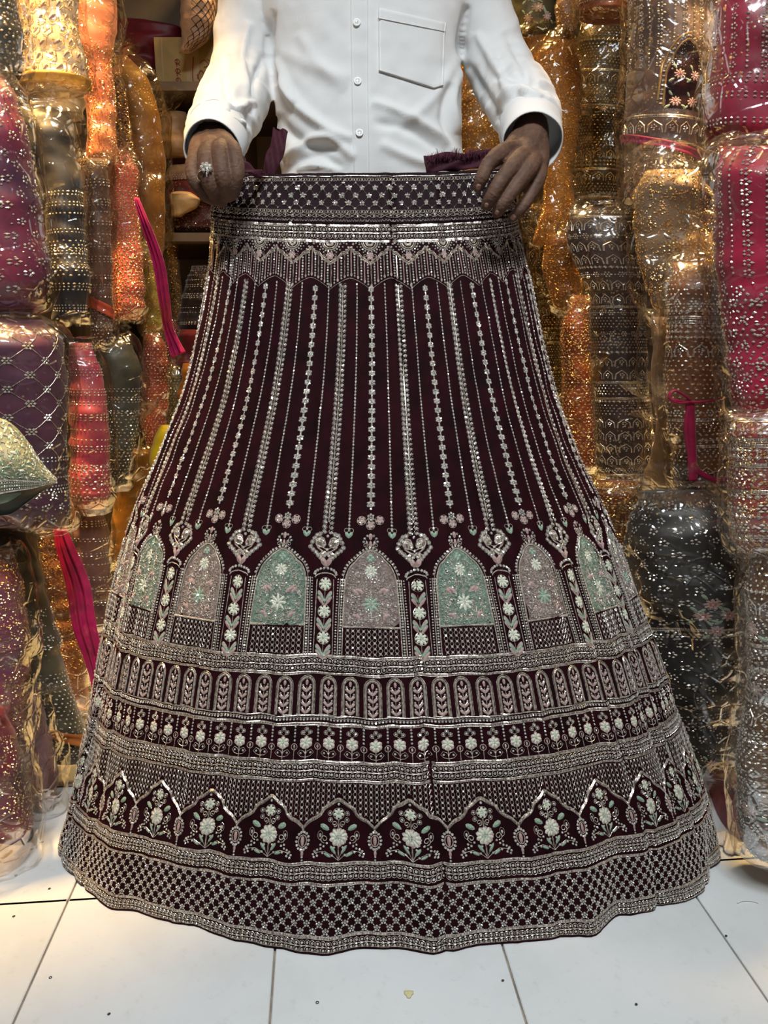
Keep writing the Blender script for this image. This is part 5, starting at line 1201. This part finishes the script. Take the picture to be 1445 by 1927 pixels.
B('big black outfit with silver flowers in glossy plastic on the right floor', [(925, 1205, 1330), (970, 1186, 1402), (1050, 1180, 1428), (1150, 1194, 1434), (1250, 1214, 1420), (1330, 1234, 1408), (1400, 1260, 1398), (1448, 1290, 1388)], (34, 30, 28), (14, 13, 14), ['flowers', ('bands', .42, .47), ('bands', .72, .78)], speck=.12, off=-.06, t=.10, flaps=1, group=GR, crink=.013, lump=.009, extra=posy_extra([(.25, .34), (.4, .38), (.15, .38), (.28, .43), (.2, .9), (.45, .91)], .010, ('thread_pink', 'crimson_thread')))
B('pink gold embroidered outfit at the right edge below the crimson one', [(780, 1374, 1520), (830, 1370, 1520), (920, 1374, 1520), (1000, 1382, 1520), (1036, 1396, 1520)], (168, 76, 66), (124, 44, 50), ['bands', 'glitter'], speck=.5, gold=(.85, .6, .35), off=-.09, t=.08, flaps=0, group=GR)
B('brown gold beaded outfit standing on the floor at the right edge', [(1030, 1424, 1520), (1100, 1412, 1520), (1200, 1408, 1520), (1300, 1399, 1520), (1400, 1392, 1520), (1500, 1390, 1520), (1570, 1400, 1520), (1612, 1428, 1520)], (110, 76, 48), (56, 36, 30), ['dots', ('bands', .1, .9)], speck=.4, off=-.04, t=.08, flaps=0, group=GR, extra=posy_extra([(-.5, .22), (-.35, .4), (-.4, .78)], .012))
def bow():
    mt = simple('ribbon_cloth', srgb(150, 20, 62), .55, 0, .2, None, 150, .4, .2); root = empty('ribbon_bow', tuple(PD(1300, 760, 1.2))); tag(root, 'magenta ribbon tied in a bow round the orange and charcoal outfit', 'ribbon')
    D = 1.188
    for nm, pts, wd in (('loop', [(1298, 752), (1270, 735), (1258, 748), (1275, 758), (1298, 756)], .006), ('band', [(1262, 752), (1300, 757), (1340, 754), (1368, 746)], .005), ('tail', [(1298, 755), (1300, 800), (1302, 850), (1304, 905)], .0075), ('tail', [(1300, 755), (1292, 800), (1298, 850), (1312, 885), (1345, 904), (1370, 902)], .005)):
        P = catmull(np.array([PD(x, y, D) for x, y in pts]), 30); b = Bag(); b.loft(tube_rings(P, [(wd, .0022)] * 30, 8)); b.build(nm, [mt], root)
M['crimson_thread'] = simple('crimson_thread', srgb(190, 30, 70), .6)
bow()
# ================================================================== BACK SHELF
def build_shelf():
    Df = 2.14; z1 = float(PD(350, 153, Df)[2]); z2 = float(PD(350, 438, Df)[2]); dz = z1 - z2
    root = empty('wall_shelf', (0, 2.36, 0)); tag(root, 'dark wooden shelf unit against the back wall behind the man', 'shelf')
    for k in range(0, 4):
        z = z1 - k * dz
        if z < .02: continue
        b = Bag(); b.box((0, 2.36, z - .011), (1.68, .44, .022)); b.build('shelf_board', [M['shelf']], root, False)
    for x in (-.828, float(PD(416, 60, Df)[0]), .35, .828):
        b = Bag(); b.box((x, 2.36, 1.02), (.024, .44, 2.04)); b.build('upright', [M['shelf']], root, False)
    # cardboard box with red marker strokes
    zb = z1; x0, x1 = float(PD(291, 100, 2.2)[0]), float(PD(408, 100, 2.2)[0]); top = float(PD(350, 70, 2.2)[2])
    br = empty('cardboard_box', ((x0 + x1) / 2, 2.3, zb)); tag(br, 'yellowed cardboard box with red marker writing on the back shelf', 'box')
    M['card'] = simple('cardboard', (.42, .29, .11), .8, 0, 0, None, 60, .3, .15); M['marker'] = simple('marker_red', (.32, .04, .03), .7); M['tape'] = simple('tape', (.46, .34, .17), .35)
    b = Bag(); b.box(((x0 + x1) / 2, 2.3, (zb + top) / 2), (x1 - x0, .2, top - zb)); b.build('carton', [M['card']], br, False)
    for xx, w_ in ((.12, .004), (.60, .035)):
        b = Bag(); b.box((x0 + (x1 - x0) * xx, 2.1993, (zb + top) / 2), (w_, .001, top - zb - .004)); b.build('tape', [M['tape']], br, False)
    sc = x1 - x0; H = top - zb
    def stroke(pts, w_=.0028):
        P = catmull(np.array([(x0 + u * sc, 2.1985, zb + v * H) for u, v in pts]), 26); b = Bag(); b.loft(tube_rings(P, [(w_ * .5, .0006)] * 26, 6)); b.build('marker_stroke', [M['marker']], br)
    for v in (.12, .30, .48): stroke([(.33, v), (.40, v + .04), (.36, v + .10), (.32, v + .05), (.40, v - .02)]); stroke([(.345, v - .05), (.355, v + .10)])
    stroke([(.62, .62), (.62, .08), (.97, .08), (.98, .60)]); stroke([(.67, .20), (.73, .36), (.80, .22), (.72, .14), (.67, .28)]); stroke([(.80, .34), (.90, .33), (.84, .24), (.93, .18), (.82, .12)]); stroke([(.72, .5), (.80, .56), (.86, .46), (.78, .42)]); stroke([(.84, .58), (.92, .5), (.86, .44)])
    P = dict(film=None, tilt=0, name='folded_cloth', cat='cloth', lump=.012)
    def dn(x, y): return y
    bundle('deep maroon cloth heaped over the back shelf beside the cardboard box', [(40, 214, 262), (52, 212, 345), (75, 214, 342), (100, 222, 300), (152, 245, 300)], (126, 14, 36), (70, 8, 20), None, speck=.08, D=2.3, t=.05, **P)
    p, r = bundle('beige printed garment hanging over the cardboard box', [(-60, 338, 406), (40, 341, 410), (70, 337, 398), (100, 333, 360)], (196, 160, 124), (160, 122, 92), None, speck=0, D=2.14, t=.035, film=None, tilt=0, name='printed_garment', cat='garment', lump=.01)
    E = Emb(p, 0, 0, lift0=.001); q = [(0, -.012), (.008, -.003), (0, .009), (-.008, -.003), (0, -.012)]
    M['print'] = simple('brown_print', (.05, .03, .025), .8)
    X, Y = [], []
    for i, yy in enumerate(np.arange(p.L * .3, p.L * .95, .011)):
        for x in np.arange(.0 + (.008 if i % 2 else 0), p.W * .9, .016): X.append(x); Y.append(yy)
    E.threads(np.array(X), np.array(Y), q, .0016, 0); E.build('printed_scales', [M['print']], r)
    bundle('small beige folded cloth hanging right of the shelf post', [(-50, 432, 470), (30, 428, 470), (70, 430, 466), (98, 436, 455)], (176, 140, 112), (130, 100, 80), None, speck=0, D=2.2, t=.03, **P)
    bundle('pale cloth bundle on the lower back shelf', [(212, 316, 346), (240, 298, 354), (270, 294, 360), (296, 300, 352)], (186, 150, 104), (140, 106, 70), None, speck=0, D=2.2, t=.05, **P)
    bundle('dark maroon folded garment on top of the back shelf pile', [(286, 318, 420), (300, 312, 420), (322, 310, 420)], (96, 24, 22), (56, 12, 14), None, speck=.2, D=2.24, t=.05, **P)
    bundle('cream lace folded garment in the back shelf pile', [(312, 322, 420), (326, 314, 420), (346, 316, 420)], (198, 160, 112), (110, 40, 30), 'rows', speck=.1, D=2.23, t=.05, **P)
    bundle('rust red folded garment in the back shelf pile', [(340, 318, 420), (362, 314, 420), (384, 316, 420)], (150, 52, 28), (86, 24, 16), None, speck=.15, D=2.22, t=.05, **P)
    bundle('cream scarf hooked over the back shelf pile', [(362, 320, 352), (376, 318, 376), (392, 322, 366), (408, 322, 340)], (206, 170, 116), (160, 120, 76), None, speck=0, D=2.17, t=.02, **P)
    bundle('dark red folded garment at the bottom of the back shelf pile', [(380, 322, 420), (410, 318, 420), (436, 320, 420)], (84, 22, 18), (44, 10, 10), 'glitter', speck=.2, D=2.24, t=.05, **P)
    bundle('dark brown rolled garment with gold edging behind the skirt', [(500, 360, 420), (540, 348, 420), (590, 340, 420), (625, 340, 410)], (66, 44, 34), (34, 22, 18), 'rows', speck=.25, D=2.2, t=.06, **P)
    bundle('small dark red bundle behind the skirt on the left', [(620, 342, 400), (650, 338, 400), (688, 338, 390)], (112, 16, 24), (60, 10, 14), None, speck=.1, D=2.15, t=.05, **P)
    bundle('mustard orange bundle behind the skirt on the left', [(682, 338, 390), (720, 334, 380), (775, 334, 370)], (190, 116, 22), (130, 72, 12), None, speck=.1, D=2.12, t=.05, **P)
build_shelf()
def side_racks():
    for sx, nm in ((-1, 'left'), (1, 'right')):
        root = empty('stock_rack', (sx * .82, 1.5, 0)); tag(root, 'dark wooden stock rack along the ' + nm + ' wall behind the wrapped outfits', 'rack')
        for z in (.06, .50, .95, 1.40, 1.85):
            b = Bag(); b.box((sx * .815, 1.48, z), (.066, 1.24, .02)); b.build('rack_shelf', [M['rack']], root, False)
        for y in (.87, 1.28, 1.69, 2.09):
            b = Bag(); b.box((sx * .832, y, 1.02), (.03, .022, 2.04)); b.build('rack_post', [M['rack']], root, False)
side_racks()
# ================================================================== FLOOR LITTER
def floor_litter():
    M['net'] = simple('maroon_net', (.16, .012, .03), .7, 0, .3, (.6, .1, .15), 200, .5, .3); M['net'].node_tree.nodes['Principled BSDF'].inputs['Alpha'].default_value = .78
    c = [(1318, 1440), (1352, 1540), (1400, 1590), (1450, 1625)]; d = [(1385, 1430), (1390, 1490), (1398, 1560), (1425, 1612)]
    A = catmull(np.array([PG(*q) for q in c]), 36); B_ = catmull(np.array([PG(*q) for q in d]), 36); t = np.linspace(0, 1, 30)
    G = A[:, None] * (1 - t)[None, :, None] + B_[:, None] * t[None, :, None]
    hgt = .012 + .10 * t[None] * np.linspace(1, .15, 36)[:, None] + .016 * (ridged(np.dstack([G[..., 0] * 22, G[..., 1] * 22, G[..., 0] * 0 + 3]), 2) + .4); hgt[:, 0] = .003
    G[..., 2] = np.maximum(hgt, .003)
    o = link('net_cloth', mesh_np('net_cloth', G.reshape(-1, 3), [(grid_faces(36, 30), 0)], [M['net']])); tag(o, 'sheer maroon net cloth spilling onto the floor at the right', 'cloth')
    # torn white paper
    M['paper'] = simple('paper', (.82, .81, .79), .8, 0, 0, None, 120, .5)
    A = catmull(np.array([PG(*q) for q in [(1342, 1572), (1362, 1568), (1384, 1580), (1404, 1598)]]), 26); B_ = catmull(np.array([PG(*q) for q in [(1340, 1592), (1356, 1596), (1374, 1612), (1398, 1606)]]), 26); t = np.linspace(0, 1, 9)
    rs = np.random.RandomState(2); B_ = B_ + np.c_[rs.uniform(-.004, .004, (26, 2)), np.zeros(26)]
    G = A[:, None] * (1 - t)[None, :, None] + B_[:, None] * t[None, :, None]; G[..., 2] = .004 + .007 * np.sin(t * 3.1)[None] * (1 + .6 * np.sin(np.arange(26) * .9))[:, None]
    o = link('paper_scrap', mesh_np('paper_scrap', G.reshape(-1, 3), [(grid_faces(26, 9), 0)], [M['paper']])); o.modifiers.new('t', 'SOLIDIFY').thickness = .0008; tag(o, 'torn white paper scrap on the floor right of the hem', 'paper')
    an = np.linspace(-2.6, -.5, 16); c0 = PG(1410, 1706); b = Bag(); P = np.stack([c0[0] + np.cos(an) * .017, c0[1] + np.sin(an) * -.010, np.full(16, .0016)], -1); b.loft(tube_rings(P, np.linspace(.0013, .0005, 16), 6)); tag(b.build('plastic_curl', [M['paper']]), 'thin white curl of plastic on the tile joint at the right', 'scrap')
    M['yscrap'] = simple('yellow_scrap', (.72, .66, .36), .7); an = np.linspace(0, 2 * np.pi, 11)[:-1]; c0 = PG(769, 1871); rr = .0058 * (1 + .25 * np.sin(an * 3)); b = Bag()
    b.loft([np.stack([c0[0] + np.cos(an) * rr * k, c0[1] + np.sin(an) * rr * k, np.full(10, z)], -1) for k, z in ((1, .0005), (.9, .0016), (.4, .0019))]); tag(b.build('yellow_scrap', [M['yscrap']]), 'tiny pale yellow scrap on the floor in front of the skirt', 'scrap')
    M['speck_dark'] = simple('speck_dark', (.04, .035, .03), .5)
    ring = Bag(); t = np.linspace(0, 2 * np.pi, 13); ring.loft(tube_rings(np.stack([np.cos(t) * .0016, np.sin(t) * .0016, np.full(13, .0006)], -1), np.full(13, .0005), 4), caps=False); r0 = ring.build('loose_sequin', [M['speck_dark']])
    bit = Bag(); an = np.linspace(0, 2 * np.pi, 8)[:-1]; bit.loft([np.stack([np.cos(an) * r * (1 + .3 * np.sin(an * 2)), np.sin(an) * r, np.full(7, z)], -1) for r, z in ((.0016, .0002), (.0019, .0010), (.0008, .0016))]); d0 = bit.build('dark_crumb', [M['speck_dark']])
    for i, (x, y, lab) in enumerate([(110, 1501, 'tiny ring-shaped sequin on the floor closest to the taupe bundle'), (120, 1607, 'tiny ring-shaped sequin on the floor closest to the left end of the hem'), (30, 1648, 'tiny ring-shaped sequin on the floor below the bottom left bundle'), (95, 1840, 'tiny ring-shaped sequin on the floor at the lower left grout line'), (597, 1887, 'tiny ring-shaped sequin on the front tile below the middle of the hem')]):
        o = r0 if i == 0 else r0.copy()
        if i: COL.objects.link(o)
        o.location = PG(x, y); tag(o, lab, 'sequin', 'fallen sequins on the floor')
    for i, (x, y, lab) in enumerate([(90, 1523, 'tiny dark crumb on the floor highest up on the left'), (80, 1585, 'tiny dark crumb on the floor beside the peach net'), (93, 1673, 'tiny dark crumb on the floor just above the left grout crossing'), (26, 1725, 'tiny dark crumb on the floor just below the left grout line'), (205, 1909, 'tiny dark crumb at the very bottom left of the floor'), (946, 1846, 'tiny dark crumb on the floor left of the right grout line'), (1197, 1891, 'tiny dark crumb at the very bottom right of the floor'), (1366, 1762, 'tiny dark crumb on the floor near the right edge')]):
        o = d0 if i == 0 else d0.copy()
        if i: COL.objects.link(o)
        o.location = PG(x, y); tag(o, lab, 'crumb', 'dark crumbs on the floor')
floor_litter()
# ================================================================== LAMPS (fittings of the ceiling lights)
def lamps():
    M['lamp_body'] = simple('lamp_body', (.8, .8, .8), .4); an = np.linspace(0, 2 * np.pi, 24, endpoint=False)
    for (x, y), lab in (((-.68, 1.12), 'round ceiling downlight above the left stack'), ((.70, 1.28), 'round ceiling downlight above the right stack'), ((-.05, 2.00), 'round ceiling downlight near the back shelf')):
        b = Bag(); R = [np.stack([x + np.cos(an) * r, y + np.sin(an) * r, np.full(24, z)], -1) for r, z in ((.11, 2.455), (.11, 2.425), (.105, 2.415), (.098, 2.44))]; b.loft(np.array(R), caps=False)
        tag(b.build('downlight', [M['lamp_body']]), lab, 'lamp')
lamps()
